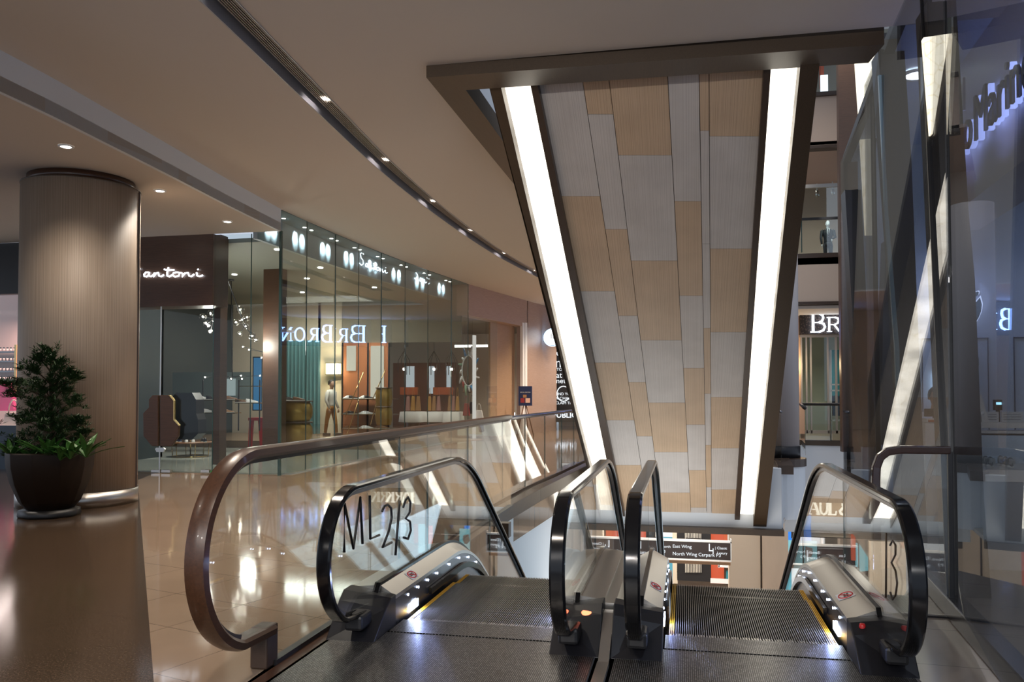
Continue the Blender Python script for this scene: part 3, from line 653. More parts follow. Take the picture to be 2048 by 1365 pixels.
CC = (-8.07, 9.79); CR = .735
col = thing('round_column', 'large round floor-to-ceiling column clad in pale fluted wood behind the potted tree', 'column', (CC[0], CC[1], 0))
def cladmat():
    m = mat('column_flutes', (.5, .4, .3), .55); tc = nn(m, 'ShaderNodeTexCoord'); mp = nn(m, 'ShaderNodeMapping'); mp.inputs['Location'].default_value = (-CC[0], -CC[1], 0); lk(m, tc.outputs['Object'], mp.inputs[0])
    sp = nn(m, 'ShaderNodeSeparateXYZ'); lk(m, mp.outputs[0], sp.inputs[0]); at2 = nn(m, 'ShaderNodeMath', operation='ARCTAN2'); lk(m, sp.outputs[1], at2.inputs[0]); lk(m, sp.outputs[0], at2.inputs[1])
    mu = nn(m, 'ShaderNodeMath', operation='MULTIPLY'); lk(m, at2.outputs[0], mu.inputs[0]); mu.inputs[1].default_value = 46
    n1 = nn(m, 'ShaderNodeTexNoise', noise_dimensions='1D'); n1.inputs['Scale'].default_value = 1.6; n1.inputs['Detail'].default_value = 2; lk(m, mu.outputs[0], n1.inputs['W'])
    c = ramp(m, n1.outputs['Fac'], [(.36, (.22, .17, .125)), (.6, (.36, .295, .235))]); n2 = noise(m, coords(m, (1, 1, .3)), 2.5, 3)
    c = mixc(m, .3, c, ramp(m, n2, [(.35, (.22, .17, .125)), (.65, (.38, .31, .25))])); lk(m, c, bsdf(m).inputs['Base Color']); return m
M['clad_c'] = cladmat()
b = B().cyl((*CC, .20), CR, 4.08, 72); b.put('fluted_cladding', M['clad_c'], col)
B().cyl((*CC, 4.28), CR+.006, .012, 72).put('top_bead', M['brown'], col)
B().cyl((*CC, 4.29), CR-.07, .11, 64).put('capital_recess', M['wood_h'], col)
B().cyl((*CC, 0), CR+.012, .20, 72).put('steel_base', M['steel'], col)
a_ = math.atan2(at(279, 700, y=9.9).y-CC[1], at(279, 700, y=9.9).x-CC[0]); a_ = math.radians(-39.5-90+90-0)+0
ang = math.radians(-39.48+180+0)
dv = Vector((math.sin(math.radians(39.48)), -math.cos(math.radians(39.48)), 0)); rv = Vector((math.cos(math.radians(39.48)), math.sin(math.radians(39.48)), 0))
jp = Vector((*CC, 0))+(rv*.955+dv*.29).normalized()*CR
B().obox((jp.x, jp.y, 2.24), dv*.03, rv*.012, (0, 0, 2.03)).put('cladding_joint', M['brown_d'], col)

# potted tree
pc = at(97, 1040, z=0)+Vector((-.22, .27, 0)); px_, py_ = pc.x, pc.y
pt = thing('potted_tree', 'bushy green podocarpus tree with broad leaves below it in a dark brown pot', 'potted plant', (px_, py_, 0))
M['pot'] = mat('dark_brown_glaze', (.012, .006, .003), .5, spec=.2)
B().lathe((px_, py_, 0), [(0, 0), (.335, 0), (.345, .02), (.335, .09), (0, .09)], 8).put('plinth', mat('black_plinth', (.008, .008, .008), .4), pt)
B().lathe((px_, py_, .09), [(0, 0), (.26, 0), (.34, .10), (.43, .32), (.475, .52), (.485, .68), (.465, .70), (.45, .66), (0, .62)], 10).put('pot', M['pot'], pt, bevel=.01)
M['leaf'] = mat('dark_green_leaf', (.020, .055, .014), .45); M['leaf2'] = mat('mid_green_leaf', (.035, .12, .02), .4)
r_ = random.Random(4)
def leafblade(b, p, d, L, W, droop=.3):
    d = d.normalized(); s_ = d.cross(Vector((0, 0, 1))); s_ = s_.normalized() if s_.length > .05 else Vector((1, 0, 0))
    q = p+d*L*.5; e = p+d*L-Vector((0, 0, droop*L)); n = len(b.v)
    b.add([p, q-s_*W, e, q+s_*W], [(0, 1, 2, 3)])
clu = [(95,703,20),(75,712,14),(115,722,18),(60,735,20),(112,745,26),(140,742,14),(38,765,20),(85,770,34),(130,775,24),(152,752,12),(8,765,12),(25,785,18),(150,800,16),(60,805,26),(110,815,34),(40,835,22),(80,840,34),(125,850,32),(160,838,18),(168,862,16),(50,868,28),(100,878,36),(145,890,24),(28,885,16),(20,905,14),(75,905,24),(120,905,24)]
b = B(); b2 = B(); b2.tube([(px_, py_, .72), (px_+.02, py_, 1.1), (px_-.01, py_, 1.6), (px_, py_, 2.05)], [.035, .03, .02, .01], 8)
yc = py_
for cx_, cy_, cr in clu:
    c = at(cx_, cy_+2, y=yc+r_.uniform(-.18, .12)); R_ = cr/1650*11*.95
    b2.tube([(px_, py_, max(.75, c.z-.2)), ((px_+c.x)/2, (py_+c.y)/2, c.z-.08), tuple(c)], [.012, .008, .004], 5)
    for tw in range(int(8+cr*.95)):     # twigs with rosettes of narrow leaves
        q = c+Vector((r_.gauss(0, 1), r_.gauss(0, 1), r_.gauss(0, .62)))*R_*.52
        dt = Vector((q.x-px_, q.y-py_, .25)).normalized()
        for k in range(17):
            a = r_.uniform(0, 6.283); dd = (dt*r_.uniform(.2, 1)+Vector((math.cos(a), math.sin(a), r_.uniform(-.3, .7)))*.8)
            leafblade(b, q-dt*r_.uniform(0, .06), dd, r_.uniform(.05, .095), .0075, .1)
b.put('foliage', M['leaf'], pt); b2.put('trunk', mat('bark', (.06, .035, .02), .8), pt)
for (cx_, cy_, n_, L_) in ((98, 918, 16, .42), (140, 918, 11, .36), (172, 915, 12, .40), (22, 918, 12, .38), (60, 920, 9, .28), (120, 922, 9, .3)):
    c = at(cx_, cy_, y=yc-.28); b = B()
    for k in range(n_):
        a = math.pi*2*k/n_+r_.uniform(-.3, .3); up = r_.uniform(.5, 1.9); d = Vector((math.cos(a), math.sin(a)*.6, up)).normalized(); L = L_*r_.uniform(.7, 1)
        s_ = d.cross(Vector((0, 0, 1))).normalized(); v = []; 
        for i, wd in enumerate((.006, .022, .03, .024, .002)):
            t_ = i/4; p = c+d*L*t_+Vector((math.cos(a), math.sin(a)*.6, -.5))*L*.35*t_*t_; v += [p-s_*wd, p-Vector((0, 0, .008)), p+s_*wd]
        b.add(v, [(3*i, 3*i+3, 3*i+4, 3*i+1) for i in range(4)]+[(3*i+1, 3*i+4, 3*i+5, 3*i+2) for i in range(4)])
    b.put('broad_leaves', M['leaf2'], pt)

# ---- far-left pink shop
sx0, sx1 = -17.5, -12.2
b = B(); b.box(-18, -10.4, 13.7, 13.9, 3.42, 4.42); struct('wall_pink_shop_header', b, M['dark'])
b = B(); b.box(-18, -11.9, 16.4, 16.5, 0, 4.4); struct('wall_pink_shop_back', b, mat('pink_wall', (.75, .48, .42), .6))
t = thing('shop_window', 'far left shop window with blue-grey base panel below the glass', 'shop window', (-14, 13.75, 0))
B().box(-18, -10.4, 13.72, 13.80, 0.0, .85).put('base_panel', mat('blue_grey_panel', (.06, .09, .13), .4), t)
B().box(-18, -10.4, 13.75, 13.765, .85, 3.42).put('glass_panel', M['glass'], t)
B().box(-10.5, -10.4, 13.7, 13.8, 0, 3.45).put('frame_post', M['brown'], t)
t = thing('display_plinth', 'glowing white plinth in the far left shop window under the peach handbag', 'plinth', (-13.5, 14.3, 0))
pr4(B(), -60, 868, 34, 920, 14.2, .5).put('plinth_top', emis('plinth_glow', (1, .93, .88), 2.2), t)
M['peach'] = mat('peach_leather', (.80, .50, .38), .4); M['magenta'] = mat('magenta_fabric', (.55, .01, .12), .5)
def handbag(px0, py0, px1, py1, y, m, label, handle=True, dep=.12, group=None):
    a = at(px0, py1, y=y); c = at(px1, py0, y=y); w_ = c.x-a.x; h = c.z-a.z; cx = (a.x+c.x)/2
    t = thing('handbag', label, 'handbag', (cx, y, a.z), group); hh = h*(.62 if handle else 1)
    v = [(cx-w_/2, y-dep/2, a.z), (cx+w_/2, y-dep/2, a.z), (cx+w_/2, y+dep/2, a.z), (cx-w_/2, y+dep/2, a.z), (cx-w_*.3, y-dep*.2, a.z+hh), (cx+w_*.3, y-dep*.2, a.z+hh), (cx+w_*.3, y+dep*.2, a.z+hh), (cx-w_*.3, y+dep*.2, a.z+hh)]
    B().add(v, [(0,1,2,3), (4,5,6,7), (0,1,5,4), (1,2,6,5), (2,3,7,6), (3,0,4,7)]).put('bag_body', m, t, bevel=min(.02, w_*.08))
    if handle: B().tube([(cx-w_*.2, y, a.z+hh*.9)]+[(cx-w_*.2*math.cos(k*math.pi/8), y, a.z+hh+(h-hh)*math.sin(k*math.pi/8)) for k in range(9)]+[(cx+w_*.2, y, a.z+hh*.9)], max(.006, w_*.022), 6).put('handle', m, t)
    return t
handbag(2, 800, 52, 868, 14.4, M['peach'], 'peach leather handbag standing on the glowing plinth in the far left window')
handbag(-25, 768, 36, 822, 15.0, M['magenta'], 'magenta bag hanging behind the peach handbag in the far left window', False, .2)
sh = thing('shelf_rack', 'wall shelves packed with small pale items in the far left shop', 'shelf', (-14.5, 16.2, 1.5))
for k, yy in enumerate((703, 722, 742, 760)): pr4(B(), -40, yy, 34, yy+3, 16.1, .25).put('shelf', M['steel_d'], sh)
pr4(B(), 28, 690, 32, 800, 16.0, .04).put('upright', M['gold'], sh)
jr0 = None
M['cosm'] = mat('blush_jar', (.80, .55, .50), .3)
for k, yy in enumerate((703, 722, 742, 760)):
    for i in range(5):
        p = at(1+i*7, yy, y=16.15)
        rn = ('top', 'second', 'third', 'lowest')[k]; cn = ('leftmost', 'second from left', 'middle', 'second from right', 'rightmost')[i]
        lab = f'small blush jar on the {rn} shelf of the far left shop, {cn}'
        if jr0 is None:
            jr0 = thing('cosmetic_jar', lab, 'jar', p, 'blush jars on the far left shop shelves')
            B().cyl((p.x, p.y, p.z), .026, .06, 12).put('jar_body', M['cosm'], jr0); B().cyl((p.x, p.y, p.z+.06), .022, .03, 12).put('lid', M['dark'], jr0); j0 = p.copy()
        else: dup(jr0, p-j0, lab)

# ---- shoe shop: front wall
FY = 13.7
hx0, hx1 = at(286, 540, y=FY).x-.4, at(427, 540, y=FY).x
b = B(); b.box(hx0-.1, hx1, FY-.02, FY+.5, 3.10, 4.42); struct('wall_shoe_shop_header', b, M['walnut'])
b = B(); b.box(-10.4, hx0+.0, FY, FY+.3, 0, 4.42); struct('wall_shoe_shop_left', b, M['walnut'])
sg = thing('lit_script_sign', 'white lit cursive sign reading Santoni on the dark wooden header', 'sign', (-9, FY, 3.7))
fz = lambda a, c: at(a/3.413, 250+c/3.413, y=FY-.05)
LT = [('letter_s', [(955, 985), (935, 975), (905, 985), (900, 1002), (930, 1012), (945, 1025), (925, 1040), (890, 1036), (870, 1025)]),
      ('letter_a', [(1015, 1008), (997, 1006), (984, 1020), (985, 1034), (1000, 1037), (1014, 1026), (1019, 1008), (1017, 1030), (1030, 1036), (1046, 1025)]),
      ('letter_n', [(1046, 1025), (1053, 1010), (1050, 1037), (1066, 1013), (1080, 1009), (1085, 1030), (1100, 1036), (1118, 1024)]),
      ('letter_t', [(1150, 972), (1141, 1010), (1142, 1031), (1155, 1037), (1176, 1024)]), ('cross_stroke', [(1120, 987), (1150, 992), (1188, 990)]),
      ('letter_o', [(1206, 1006), (1184, 1012), (1178, 1027), (1195, 1038), (1220, 1030), (1226, 1014), (1206, 1006), (1240, 1012)]),
      ('letter_n', [(1240, 1012), (1247, 1014), (1243, 1037), (1262, 1013), (1284, 1010), (1290, 1030), (1305, 1036), (1325, 1020)]),
      ('letter_i', [(1342, 1008), (1346, 1030), (1362, 1035), (1384, 1027)]), ('letter_dot', [(1350, 985), (1353, 990)])]
for nm, q in LT: strokes(B(), [q], .015, fz).put(nm, M['sign_w'], sg)
# glazed front
t = thing('glass_shopfront', 'clear glass front with patch-fitted doors below the lit wooden sign', 'shop window', (-8.5, FY, 0))
jx = [at(p, 700, y=FY).x for p in (286, 322, 425)]
def gp(x0, x1, z0, z1, nm='glass_panel'): B().box(x0+.004, x1-.004, FY+.02, FY+.032, z0, z1).put(nm, M['glass_front'], t)
gp(hx0, jx[1], 0.02, 3.1); gp(jx[1], jx[2], .02, 3.1); gp(jx[2], -7.13, .02, 4.4)
B().box(jx[1]-.012, jx[1]+.012, FY-.01, FY+.0, .0, 3.1).put('door_rod', M['steel'], t)
for x in (jx[2], at(500, 700, y=FY).x): B().box(x-.006, x+.006, FY+.018, FY+.034, 0, 4.4 if x > jx[2]+.1 else 3.1).put('glass_joint', M['glass_edge'], t)
for a, c in ((302, 320), (322, 340), (401, 418)): pr4(B(), a, 940, c, 946, FY-.03, .08).put('patch_fitting', M['steel'], t, bevel=.004)
pr4(B(), 421, 942, 432, 949, FY-.01, .01).put('green_label', M['green'], t)
dh = lambda q: [(a/3.413, 600+c/3.413) for a, c in q]
t = thing('door_handle_panel', 'large walnut octagonal door pull in two halves with brass edge on the glass door', 'door handle', (-9.3, FY, 1))
pq(B(), dh([(1040, 652), (1078, 652), (1078, 1000), (1035, 1000), (978, 930), (976, 775), (1015, 735), (1015, 680)]), FY-.07, .06).put('handle_half', M['walnut'], t, bevel=.008)
pq(B(), dh([(1092, 652), (1150, 652), (1183, 690), (1183, 820), (1218, 858), (1216, 930), (1170, 1000), (1092, 1000)]), FY-.07, .06).put('handle_half', M['walnut'], t, bevel=.008)
pq(B(), dh([(1150, 650), (1160, 650), (1190, 688), (1190, 816), (1224, 856), (1222, 864), (1183, 822), (1183, 690)]), FY-.08, .04).put('brass_edge', M['gold'], t)
pq(B(), dh([(1065, 1010), (1115, 1010), (1125, 1020), (1115, 1040), (1068, 1040), (1058, 1020)]), FY-.02, .03).put('lock', M['steel'], t)

# side facade: eight tall frameless panes along a gentle curve, with the lit band behind their tops
FC = curve_pts([(-7.12, 13.7), (-7.10, 16.0), (-7.00, 18.4), (-6.78, 21.3), (-6.45, 24.3)], 2)
t = thing('glass_facade', 'tall frameless curved glass facade of the shoe shop facing the walkway', 'shop window', (-6.9, 19, 0))
for i, (a, c) in enumerate(zip(FC, FC[1:])):
    A = Vector(a); C_ = Vector(c); w1 = (C_-A).normalized()
    q = math.radians((-.5, .35, -.3, .45, 0, -.35, .3, 0)[i]); wq = Vector((w1.x*math.cos(q)-w1.y*math.sin(q), w1.x*math.sin(q)+w1.y*math.cos(q)))
    C2 = A+wq*((C_-A).length-.012)
    B().wall(A, C2, .02, 4.79, -.012).put('glass_panel', M['glass_shop'], t)
    B().wall(C2, C_, .02, 4.79, -.02).put('glass_joint', M['glass_edge'], t)
B().box(-7.16, -7.12, 13.66, 13.72, 0, 4.42).put('corner_post', M['glass_edge'], t)
t = thing('facade_light_band', 'dark band with paired light scallops and small Santoni signs behind the facade glass', 'sign board', (-7.4, 19, 4.5))
b = B()
for a, c in zip(FC, FC[1:]): b.wall((a[0]-.5, a[1]), (c[0]-.5, c[1]), 4.30, 4.80, -.08)
b.put('band_panel', mat('slate_band', (.26, .31, .34), .5), t)
b = B()
for a, c in zip(FC, FC[1:]): b.wall((a[0]-.5, a[1]), (c[0]-.5, c[1]), 4.79, 4.81, .5)
b.put('band_soffit', mat('teal_soffit', (.16, .22, .23), .6), t)
def fcp(s_):    # point along the facade 0..1
    u = s_*(len(FC)-1); i = min(int(u), len(FC)-2); f = u-i; a, c = Vector(FC[i]), Vector(FC[i+1]); return a+(c-a)*f, (c-a).normalized()
npair = 0
for k in range(8):
    for o2 in (-.014, .014):
        p, d = fcp((k+.52)/8.2+o2); q = Vector((p.x-.30, p.y, 4.785))
        B().cyl(q, .035, .012, 12).put('spot_lamp', M['lamp'], t)
        light('SPOT', q-Vector((0, 0, .02)), 22, (.85, .95, 1), .02, aim=(p.x-.52, p.y, 4.58), angle=55, blend=.6)
def santoni_small(px_a, py_a, px_b, py_b):
    n_, p0 = vplane((FC[3][0]-.46, FC[3][1]), (FC[6][0]-.46, FC[6][1])); A = at(px_a, py_a, pl=(n_, p0)); C = at(px_b, py_b, pl=(n_, p0)); X = (C-A); L = X.length; X.z = 0; X.normalize()
    z0 = A.z-.10
    def f(a, c): return Vector((A.x, A.y, 0))+X*((a-880)/505*L)+Vector((0, 0, z0-(c-1037)/505*L*.9))
    sS = [(950, 940), (925, 925), (895, 945), (905, 975), (940, 990), (945, 1020), (915, 1037), (880, 1025)]
    b = strokes(B(), [sS]+[q for nm, q in LT[1:]], .010, f); return b.put('small_script', M['sign_w'], t)
santoni_small(719, 521, 775, 535); santoni_small(829, 552, 878, 567)

# interior
RZ = .2
b = B(); b.box(-14.5, -7.0, 13.9, 24.3, 0.0, .012); struct('floor', b, mat('pale_shop_floor', (.34, .36, .33), .15))
b = B(); b.box(-14.5, -7.2, 20.2, 24.3, 0.012, RZ); struct('trim_platform', b, mat('platform', (.22, .15, .10), .2))
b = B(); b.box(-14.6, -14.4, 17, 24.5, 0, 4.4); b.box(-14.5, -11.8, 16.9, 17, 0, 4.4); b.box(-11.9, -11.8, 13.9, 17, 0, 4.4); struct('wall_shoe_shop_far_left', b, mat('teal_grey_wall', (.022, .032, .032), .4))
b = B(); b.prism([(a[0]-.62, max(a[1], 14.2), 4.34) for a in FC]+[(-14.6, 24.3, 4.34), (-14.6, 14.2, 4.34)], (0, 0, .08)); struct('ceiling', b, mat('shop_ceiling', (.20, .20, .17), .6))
b = B(); pr4(b, 420, 560, 641, 872, 24.4, .1); pr4(b, 636, 560, 684, 872, 24.4, .1); struct('wall_shoe_shop_rear', b, M['cream'])
b = B(); b.box(at(684, 600, y=24.4).x, -6.7, 24.4, 24.5, 3.05, 4.8); struct('wall_shoe_shop_rear_top', b, mat('olive_wall', (.24, .21, .16), .6))
b = B(); pr4(b, 526, 462, 563, 930, 17.4, .25); struct('wall_shoe_shop_pier', b, M['walnut'])
b = B(); pr4(b, 427, 470, 440, 930, 14.4, .25); struct('wall_shoe_shop_jamb', b, M['walnut'])
# teal curtain
t_ = B(); c0, c1 = at(571, 700, y=23.6).x, at(640, 700, y=23.6).x; n_ = 60; v = []
for i in range(n_+1):
    x = c0+(c1-c0)*i/n_; y = 23.6+.05*math.sin(i*.95); v += [(x, y, .22), (x, y, 3.1), (x, y+.02, .22), (x, y+.02, 3.1)]
t_.add(v, [(4*i, 4*i+4, 4*i+5, 4*i+1) for i in range(n_)]+[(4*i+2, 4*i+3, 4*i+7, 4*i+6) for i in range(n_)], True)
t_.put('curtain', mat('teal_drape', (.08, .19, .20), .6), None, 'teal pleated curtain at the back of the shoe shop, left of the wall lantern', 'curtain')
# wall lantern
p = at(666, 738, y=24.2); t = thing('wall_lantern', 'glowing box lantern on the cream wall beside the teal curtain', 'wall lamp', p)
B().box(p.x-.20, p.x+.20, 24.12, 24.34, p.z-.17, p.z+.17).put('lamp_shade', emis('lantern_glow', (1, .78, .42), 3.2), t)
for zz in (-.19, .17): B().box(p.x-.22, p.x+.22, 24.10, 24.36, p.z+zz, p.z+zz+.02).put('frame', M['dark'], t)
light('POINT', (p.x, 23.9, p.z), 25, (1, .75, .45), .1)
# shelving with brass diagonals
t = thing('shoe_shelving', 'wooden wall shelving with slanted brass rods and rows of shoes in the shoe shop', 'shelving', (-10, 23.6, 0))
pr4(B(), 684, 686, 778, 905, 24.2, .06).put('back_panel', mat('amber_wood', (.30, .11, .05), .35), t)
for a, c, d, e in ((693, 692, 711, 742), (741, 692, 767, 796)): pr4(B(), a, c, d, e, 24.15, .04).put('light_panel', emis('light_panel', (1, .88, .72), .38), t)
for xx in (684, 735, 777): pr4(B(), xx-1.2, 686, xx+1.2, 905, 23.9, .05).put('upright', M['dark'], t)
SHF = [(798, 682, 780), (829, 682, 780), (858, 682, 780), (880, 690, 780)]
for yy, a, c in SHF: pr4(B(), a, yy, c, yy+2, 23.3, .8).put('shelf', M['walnut'], t); pr4(B(), a, yy, c, yy+1.4, 23.28, .02).put('shelf_edge', M['gold'], t)
for a, c, d, e in ((727, 745, 690, 835), (718, 800, 688, 885), (760, 780, 741, 850), (771, 740, 745, 800)): B().tube([at(a, c, y=23.22), at(d, e, y=23.22)], .014, 6).put('brass_rod', M['gold'], t)
# shoes
def shoe(p, m, label, group, s=1.0, rz=0, two=True):
    t = thing('shoe', label, 'shoe', p, group)
    v = []; pf = [(-.14, .030, .09), (-.10, .036, .085), (-.04, .034, .075), (.03, .040, .05), (.09, .045, .035), (.135, .03, .022), (.15, .008, .012)]
    b = B(); n = 8
    for (x, w_, h) in pf:
        for k in range(n):
            a = math.pi*k/(n-1); v.append((p.x+x*s, p.y+w_*s*math.cos(a), p.z+.012+h*s*math.sin(a)))
    b.add(v, [(i*n+k, i*n+k+1, (i+1)*n+k+1, (i+1)*n+k) for i in range(len(pf)-1) for k in range(n-1)]+[list(range(n)), [(len(pf)-1)*n+k for k in range(n)]], True).put('upper', m, t)
    b = B(); b.prism([(p.x+x*s, p.y+w_*1.05*s, p.z) for x, w_, h in pf]+[(p.x+x*s, p.y-w_*1.05*s, p.z) for x, w_, h in pf[::-1]], (0, 0, .014)).put('sole', M['white_sole'], t)
    t.rotation_euler = (0, 0, rz); return t
M['white_sole'] = mat('white_sole', (.7, .68, .62), .5)
kinds = [('black', M['shoeblk']), ('brown', M['leather']), ('white', M['white']), ('tan', M['tanl'])]
PR = {}
def put_shoe(k, p, label, group, rz=0):
    nm, m = kinds[k]
    if k not in PR: PR[k] = (shoe(p, m, label, group), p.copy()); PR[k][0].rotation_euler = (0, 0, rz)
    else: dup(PR[k][0], p-PR[k][1], label, rz, group)
for r_i, (yy, a, c) in enumerate(SHF):
    ks = [(2, 0, 2, 0, 2, 0), (0, 0, 2, 2, 0, 0), (1, 1, 2, 2, 1, 3), (0, 2, 3, 2, 0, 1)][r_i]
    for i in range(6):
        p = at(a+10+i*15.5, yy-.3, y=23.45); k = ks[i]
        put_shoe(k, p, f'{kinds[k][0]} shoe on the {("top", "second", "third", "lowest")[r_i]} shelf of the brass-rod shelving, {("leftmost", "second", "third", "fourth", "fifth", "rightmost")[i]} in its row', 'shoes on the brass-rod shelving', .5 if i % 2 else 2.5)
t = thing('brass_display', 'row of low brass display shelves with goods deep behind the glass door', 'shelving', at(460, 830, y=18.6))
for a_, c_, d_ in ((402, 478, 800), (410, 470, 826), (470, 520, 806), (476, 516, 772)): pr4(B(), a_, d_, c_, d_+1.6, 18.6, .3).put('brass_shelf', M['gold'], t)
for a_ in (404, 440, 476, 518): pr4(B(), a_, 760, a_+1.4, 862, 18.7, .03).put('upright', M['dark'], t)
for k_, (a_, d_) in enumerate(((408, 800), (424, 800), (446, 800), (462, 800), (418, 826), (436, 826), (456, 826), (482, 806), (504, 806))):
    p = at(a_, d_-.3, y=18.72); put_shoe((2, 0, 3, 1)[k_ % 4], p, f'{kinds[(2, 0, 3, 1)[k_ % 4]][0]} shoe on the low brass display, number {("one", "two", "three", "four", "five", "six", "seven", "eight", "nine")[k_]} counting from its upper left', 'shoes on the low brass display', .4)
t = thing('blue_screen', 'tall narrow glowing blue screen behind the chandeliers', 'screen', at(515, 760, y=19.3)); pr4(B(), 507, 716, 521, 820, 19.6, .05).put('screen_face', emis('deep_blue', (.04, .35, .75), .16), t); pr4(B(), 505, 714, 523, 822, 19.66, .05).put('frame', M['dark'], t)
t = thing('dark_wardrobe', 'dark octagonal cabinet standing behind the walnut door pull', 'cabinet', at(372, 870, y=15.2)); pq(B(), [(352, 786), (384, 786), (392, 800), (392, 828), (396, 840), (396, 868), (384, 880), (352, 880), (340, 868), (340, 800)], 15.6, .3).put('cabinet_body', M['dark'], t)
t = thing('pale_screen_wall', 'large dim grey projection panel behind the glass door', 'panel', at(450, 760, y=20)); pr4(B(), 345, 745, 500, 800, 20.05, .06).put('panel_face', mat('dim_grey_panel', (.16, .20, .20), .4), t); pr4(B(), 435, 758, 470, 792, 20.0, .03).put('lit_part', emis('pale_lit_part', (.6, .7, .7), .22), t)
# round two-tier display table
gz = at(380, 914, z=0.012); ty = gz.y; ctr = at(381, 884, y=ty)
t = thing('display_table', 'two-tier round wooden display table on thin brass legs inside the glass door', 'table', (ctr.x, ty, 0))
zt = ctr.z; R_ = (at(418, 884, y=ty).x-at(345, 884, y=ty).x)/2
B().lathe((ctr.x, ty, zt), [(0, 0), (R_, 0), (R_, -.03), (0, -.03)], 40).put('table_top', M['leather'], t)
p2 = at(381, 856, y=ty); R2 = (at(397, 856, y=ty).x-at(365, 856, y=ty).x)/2
B().lathe((p2.x, ty, p2.z), [(0, 0), (R2, 0), (R2, -.02), (0, -.02)], 32).put('upper_tier', M['leather'], t); B().cyl((ctr.x, ty, .02), .014, p2.z-.03, 10).put('stem', M['gold'], t)
for k in range(6):
    a = k*math.pi/3+.3; B().tube([(ctr.x+R_*.9*math.cos(a), ty+R_*.9*math.sin(a), zt-.03), (ctr.x+R_*.85*math.cos(a), ty+R_*.85*math.sin(a), .02)], .009, 6).put('leg', M['gold'], t)
B().tube([(ctr.x+R_*.85*math.cos(k*math.pi/12), ty+R_*.85*math.sin(k*math.pi/12), .03) for k in range(24)], .009, 6, closed=True).put('base_ring', M['gold'], t)
kinds.append(('orange', mat('orange_suede', (.60, .16, .05), .6))); kinds.append(('navy', mat('navy_suede', (.03, .035, .09), .6)))
for k, a, lab in ((4, 377, 'left orange shoe on the top tier of the round display table'), (4, 386, 'right orange shoe on the top tier of the round display table')): put_shoe(k, at(a, 855, y=ty), lab, 'shoes on the round display table', 1.3)
for k, a, yo, lab in ((5, 353, 0, 'navy sneaker with white sole at the left of the round table'), (5, 365, -.1, 'navy sneaker with white sole beside the leftmost one on the round table'), (2, 380, -.15, 'white sneaker at the middle front of the round table'), (2, 391, -.1, 'white sneaker just right of the middle one on the round table'), (0, 400, .1, 'black sneaker at the right of the round table'), (0, 410, 0, 'rightmost black sneaker on the round table')):
    p = at(a, 884, y=ty); p.y += yo; p.z = zt; put_shoe(k, p, lab, 'shoes on the round display table', 2.2)
# red stool
t = thing('red_stool', 'red splayed-leg stool beside the dark display counter in the shoe shop', 'stool', at(511, 892, y=19.5))
pr4(B(), 496, 836, 527, 842, 19.4, .45).put('seat', M['red'], t, bevel=.01)
for a, c in (((498, 506), (496, 502)), ((516, 525), (520, 527))):
    pq(B(), [(a[0], 842), (a[1], 842), (c[1], 897), (c[0], 897)], 19.42, .06).put('leg', M['red'], t); pq(B(), [(a[0], 842), (a[1], 842), (c[1], 897), (c[0], 897)], 19.78, .06).put('leg', M['red'], t)
# rounded counters
def drum(x0, y0, x1, y1, y, label, tiers=3):
    a, c = at(x0, y1, y=y), at(x1, y0, y=y); R = (c.x-a.x)/2; cx = (a.x+c.x)/2; h = c.z-a.z
    t = thing('display_drum', label, 'display counter', (cx, y+R*.6, a.z), 'rounded brass display drums')
    for k in range(tiers):
        z0 = a.z+h*k/tiers; hh = h/tiers
        B().lathe((cx, y+R*.6, z0), [(R*.85, .02), (R*.98, hh*.3), (R, hh*.5), (R*.98, hh*.75), (R*.86, hh-.02)], 36, sy=.6).put('drum_body', mat('olive_brass', (.36, .21, .05), .32, .7) if 'olive_brass' not in bpy.data.materials else bpy.data.materials['olive_brass'], t)
        B().lathe((cx, y+R*.6, z0+hh-.02), [(0, 0), (R, 0), (R, .03), (0, .03)], 36, sy=.62).put('shelf', M['walnut'], t)
    return t
dr = drum(526, 803, 612, 930, 17.9, 'large olive brass drum counter with walnut shelves in the shoe shop')
drum(747, 776, 781, 852, 22.9, 'smaller olive brass drum right of the brass-rod shelving', 2)
for k, (a, yy, kk) in enumerate(((545, 803, 1), (560, 803, 1), (583, 803, 0), (598, 803, 1))):
    p = at(a, yy, y=18.6); p.z = at(570, 803, y=17.9).z+.01; put_shoe(kk, p, f'{kinds[kk][0]} shoe on top of the large drum counter, {("leftmost", "second from left", "second from right", "rightmost")[k]}', 'shoes on the large drum counter', .3)
# bubble chandeliers
M['bubble'] = glass('smoky_bubble', (.82, .80, .78), .9, 0, 1.5, .08); M['bulb'] = emis('star_bulb', (1, .90, .76), 60)
def chandelier(pts, y, top, label):
    c = at(*top, y=y); t = thing('bubble_chandelier', label, 'chandelier', (c.x, y, 4.3), 'bubble chandeliers of the shoe shop')
    B().cyl((c.x, y, 4.30), .07, .03, 16).put('canopy', M['steel_d'], t); hub = at(sum(p[0] for p in pts)/len(pts), sum(p[1] for p in pts)/len(pts), y=y)
    B().tube([(c.x, y, 4.30), (hub.x, y, hub.z)], .012, 6).put('stem', M['dark'], t)
    for i, (a, d, r) in enumerate(pts):
        q = at(a, d, y=y+(-.2 if i % 2 else .2)*(1 if r > 3 else .5)); rr = r/1650*y*1.02
        B().tube([hub, q], .006, 5).put('arm', M['dark'], t)
        g_ = B().ball(q, rr, 14).put('glass_globe', M['bubble'], t); B().ball(q, max(.016, rr*.18), 8).put('bulb', M['bulb'], g_)
